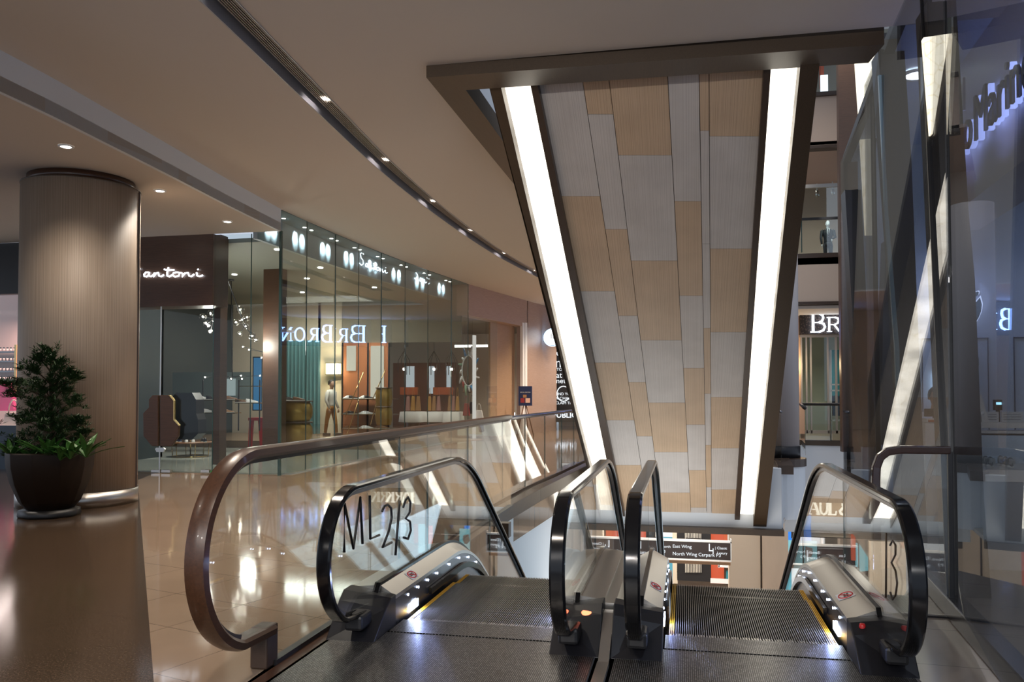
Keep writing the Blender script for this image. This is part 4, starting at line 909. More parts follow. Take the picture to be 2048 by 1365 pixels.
chandelier([(406, 634, 8), (414, 649, 8), (421, 627, 7), (433, 622, 7), (441, 625, 6), (421, 663, 5), (434, 647, 9), (428, 638, 7), (447, 640, 7)], 15.6, (441, 515), 'bubble chandelier of smoky glass globes nearest the glass door')
chandelier([(480, 620, 9), (494, 635, 8), (491, 653, 6), (480, 668, 5), (472, 645, 7), (484, 640, 7), (504, 672, 8), (512, 680, 5)], 16.0, (441, 578), 'bubble chandelier of glass globes right of the first one')
chandelier([(555, 672, 4), (544, 687, 3), (532, 701, 3), (544, 711, 3), (523, 716, 3), (532, 725, 3), (532, 733, 3), (498, 700, 3), (486, 694, 3)], 18.2, (535, 560), 'trailing chandelier of tiny bulbs before the walnut pier')
chandelier([(462, 758, 4), (482, 752, 3), (484, 758, 3), (410, 755, 3), (430, 750, 3), (520, 752, 3)], 18.8, (462, 600), 'low row of starry bulbs deep behind the glass door')
light('POINT', (at(425, 660, y=15.4)), 22, NEUT, .15); light('POINT', (at(500, 690, y=17)), 22, NEUT, .15)
light('AREA', (-10.5, 22.3, 4.2), 60, NEUT, 3, 1.5); light('SPOT', at(730, 600, y=22.6), 120, NEUT, .05, aim=at(730, 840, y=24), angle=80)
light('SPOT', at(380, 640, y=16.5), 70, NEUT, .04, aim=(ctr.x, ty, .8), angle=50)
for i, (lx, ly) in enumerate(((-7.9, 15.0), (-8.1, 17.4), (-9.6, 15.6), (-9.2, 19.0), (-8.2, 21.0), (-10.6, 18.0), (-10.6, 21.6))):
    B().cyl((lx, ly, 4.325), .06, .016, 14).put('downlight', M['lamp'], None, f'tiny bright downlight in the shoe shop ceiling, {("first", "second", "third", "fourth", "fifth", "sixth", "seventh")[i]} from the entrance corner', 'ceiling light', 'downlights of the shoe shop ceiling')
    light('SPOT', (lx, ly, 4.30), 34, NEUT, .04, aim=(lx, ly, 0), angle=100)

# ================================================================ PEOPLE
def body(name, pts, edges, rad, m, parent):
    me = bpy.data.meshes.new(name); me.from_pydata([tuple(p) for p in pts], edges, []); me.materials.append(m)
    o = bpy.data.objects.new(name, me); COL.objects.link(o); o.parent = parent; o.matrix_parent_inverse = Matrix.Translation(parent.location).inverted()
    s_ = o.modifiers.new('skin', 'SKIN'); s_.use_smooth_shade = True
    for v, r in zip(me.skin_vertices[0].data if me.skin_vertices else [], rad): v.radius = r
    if not me.skin_vertices:
        bpy.context.view_layer.objects.active = o
    sb = o.modifiers.new('sub', 'SUBSURF'); sb.levels = 2; sb.render_levels = 2; return o
def limb(b, path, rad, n=12): return b.tube(path, rad, n)
def human(loc, h, face, label, shirt, trouser, stride=.25, cat='person', skin=None, arms='down', head_m=None, hands=None):
    """standing or walking figure, facing angle face (0 = towards -y); one continuous lofted body with clothing as children"""
    x0, y0, z0 = loc; t = thing('person' if cat == 'person' else 'mannequin', label, cat, loc); s = h/1.75; sk = skin or M['skin']
    fx, fy = math.sin(face), -math.cos(face); rx, ry = math.cos(face), math.sin(face)
    def P(r, f, u): return (x0+(rx*r+fx*f)*s, y0+(ry*r+fy*f)*s, z0+u*s)
    def loft(b, rings, n=16):   # rings: (right, fwd, up, half width, half depth)
        v = []
        for (r, f, u, a, c) in rings:
            for k in range(n): q = 2*math.pi*k/n; v.append(P(r+a*math.cos(q), f+c*math.sin(q), u))
        m_ = len(rings); return b.add(v, [(i*n+k, i*n+(k+1)%n, (i+1)*n+(k+1)%n, (i+1)*n+k) for i in range(m_-1) for k in range(n)]+[list(range(n)), [(m_-1)*n+k for k in range(n)]], True)
    b = B()   # head, neck and hands as the body's skin
    loft(b, [(0, 0, 1.42, .06, .06), (0, 0, 1.50, .052, .055), (0, .02, 1.535, .05, .065), (0, .03, 1.56, .062, .085), (0, .025, 1.61, .073, .097), (0, .015, 1.66, .076, .10), (0, .005, 1.71, .066, .09), (0, 0, 1.745, .03, .045)])
    b.ball(P(0, .125, 1.60), .016*s, 8, (1, 1, 1.3)); b.ball(P(.077, 0, 1.615), .018*s, 8, (.6, 1, 1.4)); b.ball(P(-.077, 0, 1.615), .018*s, 8, (.6, 1, 1.4))
    hd = arms == 'front'
    for sd in (-1, 1):
        hp = P(sd*.25, .10 if not hd else .26, .80) if not (hd and sd > 0) else P(.10, .22, 1.0)
        b.ball(hp, .040*s, 8, (.6, .9, 1.1))
        for k in range(4): 
            q = Vector(hp)+Vector((rx, ry, 0))*0+Vector((fx, fy, 0))*(k-1.5)*.017*s; b.tube([q, q-Vector((0, 0, .045*s)), q-Vector((0, 0, .078*s))+Vector((rx, ry, 0))*(-sd*.012*s)], [.009*s, .0085*s, .006*s], 6)
        q = Vector(hp)+Vector((fx, fy, 0))*.03*s; b.tube([q, q+Vector((fx, fy, -1.2))*.03*s], [.010*s, .007*s], 6)
    body_o = b.put('body', head_m or sk, t)
    if head_m is None:
        b = B(); loft(b, [(0, -.02, 1.60, .080, .085), (0, -.015, 1.66, .084, .098), (0, -.008, 1.72, .074, .095), (0, 0, 1.768, .035, .05)]); b.put('hair', M['hair'], t)
        for sd in (-1, 1): B().ball(P(sd*.03, .112, 1.635), .008*s, 6).put('eye', M['dark'], t)
        B().tube([P(-.022, .118, 1.568), P(0, .124, 1.566), P(.022, .118, 1.568)], .004*s, 5).put('mouth', mat('lips', (.25, .08, .06), .5) if 'lips' not in bpy.data.materials else bpy.data.materials['lips'], t)
    b = B(); loft(b, [(0, 0, .90, .155, .105), (0, 0, 1.0, .15, .10), (0, 0, 1.12, .155, .105), (0, .01, 1.26, .185, .12), (0, 0, 1.36, .19, .11), (0, 0, 1.43, .12, .08), (0, 0, 1.46, .06, .06)])
    for sd in (-1, 1):
        e = P(sd*.245, -.02 if not hd else .05, 1.12); w_ = P(sd*.25, .10 if not hd else .24, .87) if not (hd and sd > 0) else P(.12, .20, 1.05)
        limb(b, [P(sd*.15, 0, 1.39), P(sd*.20, 0, 1.36), e, w_], [.06*s, .062*s, .048*s, .036*s])
    b.put('shirt', shirt, t)
    b = B()
    loft(b, [(0, 0, .80, .15, .11), (0, 0, .90, .158, .108), (0, 0, .96, .150, .10)])
    for sd in (-1, 1):
        st = stride*sd; limb(b, [P(sd*.075, 0, .90), P(sd*.085, st*.1, .80), P(sd*.085, st*.55, .48), P(sd*.085, st*.85, .10)], [.085*s, .088*s, .062*s, .048*s])
    b.put('trousers', trouser, t)
    for sd in (-1, 1): 
        st = stride*sd*.85; b = B(); v = P(sd*.085, st, 0); b.obox(P(sd*.085, st+.05, .045), Vector((rx, ry, 0))*.042*s, Vector((fx, fy, 0))*.13*s, (0, 0, .044*s)); b.put('shoe', M['shoeblk'], t, bevel=.02*s)
    return t
pz = at(662, 866, y=23.0)
human((pz.x, 23.0, .2), 1.66, 1.4, 'person in white shirt and ochre trousers walking past the wall lantern in the shoe shop', mat('white_shirt', (.60, .56, .50), .7), mat('ochre_cloth', (.32, .13, .02), .7), .18)

# ================================================================ WOOD WALL BEYOND THE SHOE SHOP
W0, W1 = (-6.45, 24.3), (-4.97, 32.3); WP = vplane(W0, W1); wd = Vector((W1[0]-W0[0], W1[1]-W0[1], 0)).normalized(); wn = Vector((-wd.y, wd.x, 0))  # wn points into the shops
def wp(px, py): return at(px, py, pl=WP)
def wq(b, x0, y0, x1, y1, dpt=0, t=.08, zb=None):
    p = [wp(x0, y0), wp(x1, y0)]; z1 = wp((x0+x1)/2, y0).z; z0 = wp((x0+x1)/2, y1).z if zb is None else zb
    q = [Vector((p[0].x, p[0].y, z0))+wn*dpt, Vector((p[1].x, p[1].y, z0))+wn*dpt]
    return b.prism([q[0], q[1], q[1]+wn*t, q[0]+wn*t], (0, 0, z1-z0))
b = B(); pH = [Vector((*W0, 0)), wp(1056, 700)]; b.prism([Vector((p.x, p.y, 3.85)) for p in pH]+[Vector((p.x, p.y, 3.85))+wn*.4 for p in pH[::-1]], (0, 0, .98)); struct('wall_wood_header', b, M['wallwood'])
b = B(); pW = [wp(1054, 700), Vector((-4.97, 32.3, 0))]; b.prism([Vector((p.x, p.y, 0)) for p in pW]+[Vector((p.x, p.y, 0))+wn*.4 for p in pW[::-1]], (0, 0, 4.83)); struct('wall_wood_side', b, M['wallwood'])
b = B(); wq(b, 1000, 640, 1047, 870, .35, .06, 0); struct('wall_wood_reveal', b, M['wallwood2'])
b = B(); wq(b, 1044.5, 646, 1048.2, 870, -.02, .1, 0); wq(b, 1049.4, 646, 1053.5, 870, -.02, .1, 0); struct('door_1', b, M['white'])
b = B(); b.box(-4.97, 2, 38, 38.2, 0, 4.9); b.wall((-4.97, 33.4), (-2.6, 38.0), 0, 4.9, -.1); struct('wall_far_left', b, M['cream'])
t = thing('shop_display_window', 'bright display window between the dark glass facade and the wood panel wall', 'shop window', wp(970, 850))
wq(B(), 941, 636, 1000, 870, .1, .012, 0).put('glass_panel', M['glass'], t)
wq(B(), 976, 670, 980.5, 870, .5, .05, 0).put('white_post', M['white_lit'] if 'white_lit' in M else emis('white_post', (1, .95, .88), .32), t)
# round lit sign
c = wp(1090, 677); t = thing('round_lit_sign', 'round glowing white sign with pale blue halo on the rosy wood wall', 'sign', c)
def disc(b, c, r, n_, z0=0, t=.04, n=36, s2=1):
    u = wd; w_ = Vector((0, 0, 1)); u = Vector((1, 0, 0)); return b.prism([c-n_*z0+u*(r*math.cos(k*2*math.pi/n))+w_*(r*math.sin(k*2*math.pi/n)) for k in range(n)], -n_*t)
R_ = abs(at(1090, 661, pl=WP).z-c.z); c = c-Vector((-.35, .35, 0)); FN = Vector((0, 1, 0))
disc(B(), c, R_*1.12, FN, 0, .04).put('halo_back', emis('halo_blue', (.35, .62, 1), 2.5), t); disc(B(), c, R_*1.03, FN, .04, .05).put('rim', M['dark'], t); disc(B(), c, R_*.97, FN, .09, .02).put('lit_face', emis('lit_face', (.92, .97, 1), 2.0), t)
for k in (-.45, -.25, -.05, .15): B().obox(c-FN*.115+Vector((R_*k, 0, .05)), (.012, 0, 0), FN*.004, (0, 0, R_*.35)).put('faint_stroke', mat('faint_grey', (.5, .55, .6), .5) if 'faint_grey' not in bpy.data.materials else bpy.data.materials['faint_grey'], t)
# black board with handwriting
t = thing('chalk_board', 'tall black board with white hand lettering beyond the round lit sign', 'sign board', at(1140, 750, y=33))
pr4(B(), 1111, 640, 1200, 824, 32.6, .1).put('board', M['dark'], t)
for s_, a, c_, sz in (('e h', 1112, 712, .40), ('mble', 1110, 735, .55), ('TOMORROW', 1113, 742, .16), ('at moves', 1112, 756, .32), ('net moves', 1112, 767, .30), ('FIND YOUR WAY TO AN I', 1111, 791, .15), ('A CHANCE TO WIN', 1111, 800, .17), ('CLAIM THESE DAY', 1111, 809, .15)):
    p = at(a, c_, y=32.58); text('hand_lettering', s_, sz, p, (1, 0, 0), (0, 0, 1), M['white_em'] if 'white_em' in M else M.setdefault('white_em', emis('white_ink', (.9, .95, 1), .55)), t, .004)
B().tube([at(1127+13*math.cos(k/12*math.pi), 788+15*math.sin(k/12*math.pi), y=32.5) for k in range(24)], .02, 5, closed=True).put('drawn_circle', M['white_em'], t)
t = thing('low_lit_sign', 'low lit sign reading BANANA REPUBLIC behind the glass railing below the black board', 'sign', at(1130, 835, y=32))
pr4(B(), 1100, 822, 1200, 845, 32.2, .3).put('sign_base', M['dark'], t)
p = at(1154, 836, y=32.15); text('sign_letters', 'BANANA REPUBLIC', .30, p, (1, 0, 0), (0, 0, 1), M['sign_w'], t, .01, 'RIGHT')
# navy poster on an easel
yP = 27.6; t = thing('poster_easel', 'navy poster with small gift pictures on a wooden tripod easel before the wood wall', 'poster stand', at(1050, 860, y=yP))
pr4(B(), 1037, 773, 1064, 812, yP, .03).put('poster', mat('navy_print', (.008, .016, .07), .4), t)
for a, c_, d, e, m_ in ((1046, 790, 1053, 796, M['tanl']), (1041, 797, 1049, 806, M['red']), (1051, 797, 1060, 806, M['peach'])): pr4(B(), a, c_, d, e, yP-.01, .008).put('gift_picture', m_, t)
p = at(1050.5, 786, y=yP-.01); text('poster_title', 'APPOGGIATURE'[:0]+'GIFT & SURPRISE'[:0]+'SPECIAL EDITION', .045, p, (1, 0, 0), (0, 0, 1), M['white'], t, .002, 'CENTER')
for a in (1040, 1050, 1061):
    q = at(a+(a-1050)*.6, 862, y=yP); B().tube([at(1050, 800, y=yP+.06), Vector((q.x, yP+(.5 if a == 1050 else -.1)+.1, 0))], .02, 6).put('leg', M['leather'], t)

# ---- neighbour display seen through the facade
b = B(); b.box(-15, -5.7, 33.0, 33.1, 0, 4.8); struct('wall_display_back', b, M['cream'])
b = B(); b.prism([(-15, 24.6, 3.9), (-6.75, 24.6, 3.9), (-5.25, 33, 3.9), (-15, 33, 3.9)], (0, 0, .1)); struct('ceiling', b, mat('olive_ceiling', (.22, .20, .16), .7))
b = B(); b.prism([(-15, 24.5, 0), (-6.5, 24.5, 0), (-5.05, 33, 0), (-15, 33, 0)], (0, 0, .012)); struct('floor', b, mat('light_boards', (.35, .25, .17), .25))
t = thing('wall_cabinet', 'row of dark red-brown cabinets behind the handbag display tables', 'cabinet', at(850, 860, y=31))
pr4(B(), 786, 726, 912, 880, 31.5, .4).put('cabinet_body', mat('red_brown', (.12, .035, .02), .35), t)
for a, c_ in ((812, 828), (858, 868), (893, 902)): pr4(B(), a, 733, c_, 788, 31.4, .05).put('white_panel', emis('cab_panel', (.9, .93, 1), .3) if 'cab_panel' not in bpy.data.materials else bpy.data.materials['cab_panel'], t)
for a, c_ in ((800, 835), (866, 905)): pr4(B(), a, 775, c_, 790, 31.3, .1).put('orange_boxes', mat('orange_box', (.55, .10, .02), .5) if 'orange_box' not in bpy.data.materials else bpy.data.materials['orange_box'], t)
for i, (a, c_) in enumerate(((808, 722), (868, 722), (903, 722))):
    t = thing('hanging_lantern', f'thin black wire lantern hanging over the display tables, {("leftmost", "middle", "rightmost")[i]} of the three', 'pendant lamp', at(a, c_, y=28), 'wire lanterns over the display tables')
    p = at(a, c_, y=28); b = B()
    for u in (-.16, .16):
        for w_ in (-.16, .16): b.tube([(p.x+u, 28+w_, p.z-.5), (p.x+u, 28+w_, p.z)], .012, 4); b.tube([(p.x+u, 28+w_, p.z), (p.x, 28, p.z+.35)], .010, 4)
    b.put('wire_frame', M['dark'], t); B().ball((p.x, 28, p.z-.3), .05, 8).put('bulb', M['lamp'], t); B().tube([(p.x, 28, p.z+.35), (p.x, 28, 3.9)], .008, 4).put('cord', M['dark'], t)
TBL = [(826, 800, 862, 34, 26.9), (868, 800, 866, 30, 27.6), (907, 806, 868, 26, 26.4)]
M['pinkbag'] = mat('rose_leather', (.42, .20, .17), .5); M['cloth'] = mat('white_cloth', (.75, .70, .66), .8); M['amberb'] = mat('amber_leather', (.50, .25, .06), .45)
for i, (cx_, ty_, by_, w_, yy) in enumerate(TBL):
    A = at(cx_, by_, y=yy); zt_ = at(cx_, 824, y=yy).z; R = w_/1650*yy*.8
    wn_ = ('leftmost', 'middle', 'rightmost')[i]
    t = thing('cloth_table', f'round display table under a white cloth with handbags, {wn_} of the three behind the facade', 'table', (A.x, yy, 0), 'white-clothed display tables')
    b = B(); v = []; n = 48
    for k in range(n):
        a = 2*math.pi*k/n; q = R*(1+.06*math.sin(6*a)); v += [(A.x+R*math.cos(a), yy+R*math.sin(a), zt_), (A.x+q*1.05*math.cos(a), yy+q*1.05*math.sin(a), zt_-.35)]
    b.add(v+[(A.x, yy, zt_)], [(2*k, (2*k+2) % (2*n), (2*k+3) % (2*n), 2*k+1) for k in range(n)]+[(2*n, 2*k, (2*k+2) % (2*n)) for k in range(n)], True).put('tablecloth_drape', M['cloth'], t)
    B().cyl((A.x, yy, .01), R*.5, zt_-.05, 20).put('table_base', M['leather'], t)
    for j in range(3):
        m_ = (M['pinkbag'], M['amberb'], M['tanl'])[(i+j) % 3]; q0 = cx_-w_*.42+j*w_*.3
        cn = ('rose', 'amber', 'tan')[(i+j) % 3]
        handbag(q0, 776, q0+w_*.27, 822, yy, m_, f'{cn} handbag on the {wn_} white-clothed table', True, .14, 'handbags on the clothed tables')
# wreath-shaped mirror ornament, red and black bags, white plinth in the bright window
yV = 26.6; cO = at(937, 742, y=yV); t = thing('oval_ornament', 'oval hanging ornament of white and coloured ribbons in the bright display window', 'window display', (cO.x, yV, cO.z))
rx_ = at(955, 742, y=yV).x-cO.x; rz_ = at(937, 700, y=yV).z-cO.z
B().tube([(cO.x+.72*rx_*math.cos(k*math.pi/18), yV, cO.z+.72*rz_*math.sin(k*math.pi/18)) for k in range(36)], .022, 6, closed=True).put('inner_ring', M['white'], t)
cols = [M['white'], mat('ribbon_blue', (.05, .25, .5), .5), mat('ribbon_red', (.45, .05, .04), .5), mat('ribbon_green', (.25, .42, .28), .5)]
for k in range(16):
    a = k*math.pi/8; r1, r2 = .76, 1.0+.22*(k % 2); B().tube([(cO.x+r1*rx_*math.cos(a), yV, cO.z+r1*rz_*math.sin(a)), (cO.x+r2*rx_*math.cos(a+.12), yV+.05, cO.z+r2*rz_*math.sin(a+.12))], [.05, .025], 6).put('ribbon', cols[k % 4 if k % 3 else 0], t)
for a in (-.4, .4): B().tube([(cO.x+a*rx_, yV, cO.z+rz_), (cO.x+a*rx_, yV, 3.9)], .004, 4).put('wire', M['steel_d'], t)
t = thing('light_bar', 'straight white light bar hanging in the bright display window', 'light bar', at(942, 692, y=27.2)); pr4(B(), 909, 690, 975, 695, 27.2, .06).put('lit_tube', emis('bar_white', (1, .96, .88), 1.3), t)
for a_ in (912, 972): q = at(a_, 691, y=27.22); B().tube([q, (q.x, q.y, 3.9)], .006, 4).put('wire', M['steel_d'], t)
t = thing('display_plinth', 'low pale plinth at the foot of the bright display window', 'plinth', at(955, 865, y=25.6)); pr4(B(), 915, 845, 1000, 872, 26.0, .8).put('plinth_top', mat('pale_green_plinth', (.55, .62, .55), .4), t)
handbag(926, 792, 940, 832, 26.2, M['red'], 'bright red handbag below the oval ornament', True); handbag(938, 790, 949, 828, 26.5, M['shoeblk'], 'black handbag just right of the bright red one', True)
handbag(948, 808, 968, 842, 26.1, M['cloth'], 'white handbag with cream flap on the plinth right of the oval ornament', True)
handbag(925, 752, 943, 786, 26.9, M['leather'], 'dark brown tote hanging inside the oval ornament', True)

# ================================================================ RIGHT GLASS WALL AND WATCH SHOP
GA, GB = Vector((1.64, 4.75, 0)), Vector((1.87, 7.5, 0)); gd = (GB-GA).normalized(); gn = Vector((gd.y, -gd.x, 0))
def gw(y): t_ = (y-GA.y)/gd.y; return GA+gd*t_
t = thing('glass_curtain_wall', 'tall tinted glass wall with leaning black mullion and grey steel kerb right of the escalators', 'glass wall', (1.7, 6, 0))
def gpane(y0, y1, z0, z1, tilt=0):
    a, c = gw(y0), gw(y1); q = Matrix.Rotation(math.radians(tilt), 3, 'Z') @ (c-a); b = B(); b.wall((a.x, a.y), (a.x+q.x, a.y+q.y), z0, z1, .014); return b.put('glass_panel', M['glass_right'], t)
def gpane2(y0, y1, z0, z1, tilt):      # pane turned a little about its far end
    a, c = gw(y0), gw(y1); q = Matrix.Rotation(math.radians(tilt), 3, 'Z') @ (a-c); b = B(); b.wall((c.x+q.x, c.y+q.y), (c.x, c.y), z0, z1, .014); return b.put('glass_panel', M['glass_right'], t)
gpane2(-1.0, 6.05, .13, 4.86, -5); gpane(6.10, 9.55, .13, 4.86, 1.7); gpane(9.6, 12.7, .13, 4.86, 1.2)
b = B(); a, c = gw(-1), gw(12.7); b.wall((a.x-.05, a.y), (c.x-.05, c.y), 0, .135, .12); b.put('kerb', M['steel_d'], t, bevel=.008)
b = B(); a, c = gw(7.9), gw(12.7); b.wall((a.x-.03, a.y), (c.x-.03, c.y), 4.84, 4.95, .10); b.put('header_rail', M['newel'], t)
m0, m1 = gw(6.07), gw(6.80); B().prism([m0-gn*.03-gd*.012, m0-gn*.03+gd*.012, m0+gn*.05+gd*.012, m0+gn*.05-gd*.012], (m1.x-m0.x, m1.y-m0.y, 4.86)).put('mullion', M['dark'], t)
a = gw(9.57); B().prism([a-gn*.02-gd*.01, a-gn*.02+gd*.01, a+gn*.03+gd*.01, a+gn*.03-gd*.01], (.03, .25, 4.86)).put('mullion', M['dark'], t)
a = gw(12.7); B().prism([a-gn*.02-gd*.01, a-gn*.02+gd*.01, a+gn*.03+gd*.01, a+gn*.03-gd*.01], (0, 0, 4.86)).put('mullion', M['dark'], t)
# leaning dark pillars, a luminous blade and a modelled reflection behind the glass
DS = M['darkstone']
def pil(name, label, cat, pts, y, tt, m, group=None): o = pq(B(), pts, y, tt).put(name, m, None, label, cat, group); return o
pil('slanted_pillar', 'broad leaning dark veneer pillar right behind the glass mullion', 'pillar', [(1853, 5), (1912, 0), (1937, 420), (1950, 560), (1968, 1000), (1986, 1232), (1912, 1232), (1905, 1150), (1880, 560)], 6.62, .3, DS, None)
pil('slanted_pillar', 'leaning dark pillar left of the pale curved light blade', 'pillar', [(1756, 100), (1808, 88), (1823, 324), (1838, 700), (1858, 1150), (1802, 1150), (1802, 800), (1786, 520)], 8.65, .3, DS)
pil('slanted_pillar', 'slim leaning dark pillar farthest along the glass wall', 'pillar', [(1690, 380), (1722, 380), (1733, 600), (1754, 895), (1726, 895), (1706, 650)], 11.5, .3, DS)
pil('slanted_pillar', 'narrow blue-black pillar between the two thicker dark pillars', 'pillar', [(1772, 480), (1792, 470), (1803, 890), (1762, 890), (1766, 640)], 10.2, .25, mat('blue_black', (.045, .05, .075), .3))
def blade(label, pts, y, edge):
    c = at(*pts[0], y=y); t = thing('luminous_shape', label, 'light panel', (c.x, y, c.z))
    pq(B(), pts, y, .06).put('luminous_face', M['strip_dim'], t); pq(B(), edge, y-.01, .10).put('timber_edge', M['brown'], t); return t
blade('tapering luminous blade ending in mid air, farthest left of the glowing blades', [(1706, 60), (1762, 58), (1745, 330), (1747, 470), (1731, 470), (1718, 235)], 11.6, [(1762, 58), (1767, 58), (1750, 330), (1752, 476), (1747, 476), (1745, 330)])
blade('short glowing wedge modelled as a soffit strip reflection at the very top beside the leaning mullion', [(1847, 75), (1899, 67), (1866, 268), (1862, 268)], 6.50, [(1899, 67), (1905, 66), (1870, 275), (1866, 268)])  # emissive stand-in for the soffit strip mirrored in the glass
pq(B(), [(1757, 150), (1763, 150), (1776, 420), (1799, 700), (1801, 885), (1796, 885), (1790, 700), (1770, 430)], 8.5, .04).put('glass_fin', mat('pale_teal_edge', (.32, .45, .48), .2), None, 'thin pale teal glass fin along the dark pillar left of the curved blade', 'glass fin')

# shop shell
WH = M['whitewall']
b = B(); b.box(2.36, 9, 12.0, 12.1, 0, 4.86); struct('wall_watch_shop_rear', b, WH)
P_ = at(1930, 412, z=3.38); dS = Vector((.047, 1, 0)).normalized()
A0 = P_-dS*6; A1 = P_+dS*1.4
b = B(); b.wall((A0.x, A0.y), (A1.x, A1.y), 3.38, 4.86, .5); struct('wall_watch_shop_fascia', b, mat('lavender_white', (.66, .66, .74), .5))
b = B(); b.box(8.9, 9, 0, 13, 0, 4.86); struct('wall_watch_shop_right', b, WH)
FP = (Vector((dS.y, -dS.x, 0)), P_-Vector((dS.y, -dS.x, 0))*.0)
def fp(px, py): return at(px, py, pl=FP)
nS = Vector((-dS.y, dS.x, 0))      # towards the viewer side
t = thing('block_letter_sign', 'backlit dark block letters reading TechnoMarine on the shop fascia behind glass', 'sign', fp(1990, 250))
M['sign_dark'] = mat('letter_face', (.03, .035, .05), .35); M['glowv'] = emis('violet_glow', (.36, .45, 1), 1.6)
o = fp(1972, 283); h_ = (fp(1972, 196).z-o.z)*1.05; e_ = fp(2047, 200)
for s_, al, og in (('Marine', 'LEFT', o), ('Techno', 'RIGHT', o+dS*.05)):
    q = og+nS*.10; q.z = o.z
    text('letter_faces', s_, h_/.70, q, -dS, (0, 0, 1), M['sign_dark'], t, .012, al, .92)
    q = og+nS*.055; q.z = o.z
    text('glowing_returns', s_, h_/.70, q, -dS, (0, 0, 1), M['glowv'], t, .022, al, .92)
q = o+nS*.45; q.z = o.z-.55
for k_ in (.4, -.6, -1.6, -2.6): light('SPOT', (q.x-.05, q.y+k_, 3.5), 3.2, (.40, .45, 1), .03, aim=(o.x+.1, q.y+k_, 4.2), angle=110, blend=1)
# halo logo on the rear wall
YW = 11.98; c = at(1931, 612, y=YW)
def ly(a, d): return (1840+a/6.827, 560+d/6.827)
t = thing('halo_logo', 'dark teal leaf-shaped logo with blue-white halo on the watch shop wall', 'sign', c)
Lc = [ly(*p) for p in [(215, 268), (250, 275), (330, 420), (420, 560), (500, 640), (420, 640), (330, 600), (262, 545), (210, 450), (190, 360)]]
Rc = [ly(*p) for p in [(820, 245), (846, 340), (835, 430), (795, 530), (742, 595), (640, 650), (560, 650), (600, 560), (690, 400)]]
Lt = [ly(*p) for p in [(235, 185), (222, 212), (250, 245), (420, 420), (500, 500), (540, 470), (420, 330), (300, 220)]]
Rt = [ly(*p) for p in [(790, 158), (805, 172), (795, 205), (725, 262), (600, 380), (540, 430), (560, 350), (640, 260), (720, 190)]]
cx_ = (sum(p[0] for p in Lc+Rc)/len(Lc+Rc), sum(p[1] for p in Lc+Rc)/len(Lc+Rc))
for nm, q in (('left_leaf', Lc), ('right_leaf', Rc), ('left_tip', Lt), ('right_tip', Rt)):
    pq(B(), q, YW-.12, .02).put(nm, mat('logo_teal', (.10, .17, .20), .4) if 'logo_teal' not in bpy.data.materials else bpy.data.materials['logo_teal'], t)
    k_ = (sum(p[0] for p in q)/len(q), sum(p[1] for p in q)/len(q))
    pq(B(), [(k_[0]+(p[0]-k_[0])*1.16-.8, k_[1]+(p[1]-k_[1])*1.13) for p in q], YW-.09, .015).put('halo_plate', emis('halo_plate', (.55, .66, 1), 1.5) if 'halo_plate' not in bpy.data.materials else bpy.data.materials['halo_plate'], t)
light('POINT', at(1931, 600, y=YW-.35), 4, (.45, .55, 1), .25)
b = B()
for q in ((1845, 676.5, 1978, 678), (1845, 677, 1846.2, 860), (1977, 677, 1978, 860), (2030, 674, 2100, 676.5), (2029, 674, 2030.5, 860)): pr4(b, *q, YW-.006, .02)
struct('door_2', b, mat('joint_grey', (.12, .14, .2), .6))
t = thing('wall_screen', 'bright pale rectangular screen on the rear wall above the seated attendant', 'screen', at(1880, 770, y=YW))
pr4(B(), 1869, 744, 1892, 800, YW-.05, .04).put('screen_face', emis('screen_pale', (.62, .82, 1), 1.3), t); pr4(B(), 1869, 716, 1958, 732, YW-.03, .02).put('grey_panel', mat('grey_glass', (.18, .24, .28), .3), t)
pr4(B(), 1956, 744, 1958, 800, YW-.05, .04).put('screen_edge', M['white'], t)
# reception desk, person, monitor
t = thing('reception_desk', 'white reception desk with orange-marked top edge seen through the glass', 'desk', (2.7, 9.6, 0))
pr4(B(), 1852, 846, 1960, 1120, 9.5, .7).put('desk_body', M['white'], t, bevel=.01); pr4(B(), 1853, 838, 1962, 846, 9.46, .8).put('desk_top', M['white'], t)
pr4(B(), 1857, 840, 1893, 845, 9.44, .01).put('orange_label', mat('orange_label', (.6, .15, .06), .5), t)
t = thing('computer_monitor', 'black computer monitor on the reception desk hiding the attendant below the eyes', 'monitor', at(1870, 838, y=9.6))
pr4(B(), 1850, 818, 1905, 834, 9.55, .04).put('screen_back', M['newel'], t, bevel=.005); pr4(B(), 1868, 833, 1876, 839, 9.57, .05).put('stand', M['newel'], t)
ph = at(1870, 777, y=10.35); 
human((ph.x, 10.35, ph.z-1.50), 1.50, .15, 'dark-haired person behind the desk monitor, only head and white collar showing', M['white'], M['dark'], .02)
# glass display case with watches
t = thing('display_case', 'glass display case with white base and black watch stands at the right edge', 'display case', at(2000, 1000, y=8))
zt = at(2000, 868, y=7.7).z; zb = at(2000, 940, y=7.7).z; xa = at(1958, 900, y=7.7).x
B().box(xa, xa+2.2, 7.7, 8.4, 0, zb-.06).put('case_base', mat('case_grey', (.36, .40, .46), .4), t); B().box(xa-.01, xa+2.2, 7.68, 8.42, zb-.10, zb).put('case_shelf', M['white'], t)
for q in ((xa, xa+2.2, 7.7, 7.708), (xa, xa+2.2, 8.39, 8.398)): B().box(*q, zb, zt-.01).put('glass_panel', M['glass'], t)
B().box(xa, xa+2.2, 7.69, 8.41, zt-.01, zt).put('glass_top', M['glass'], t); B().box(xa, xa+2.2, 7.685, 7.695, zt-.014, zt+.002).put('top_edge', M['dark'], t)
pr4(B(), 1962, 846, 2100, 857, 8.6, .5).put('rear_counter', M['white'], t)
wt0 = None
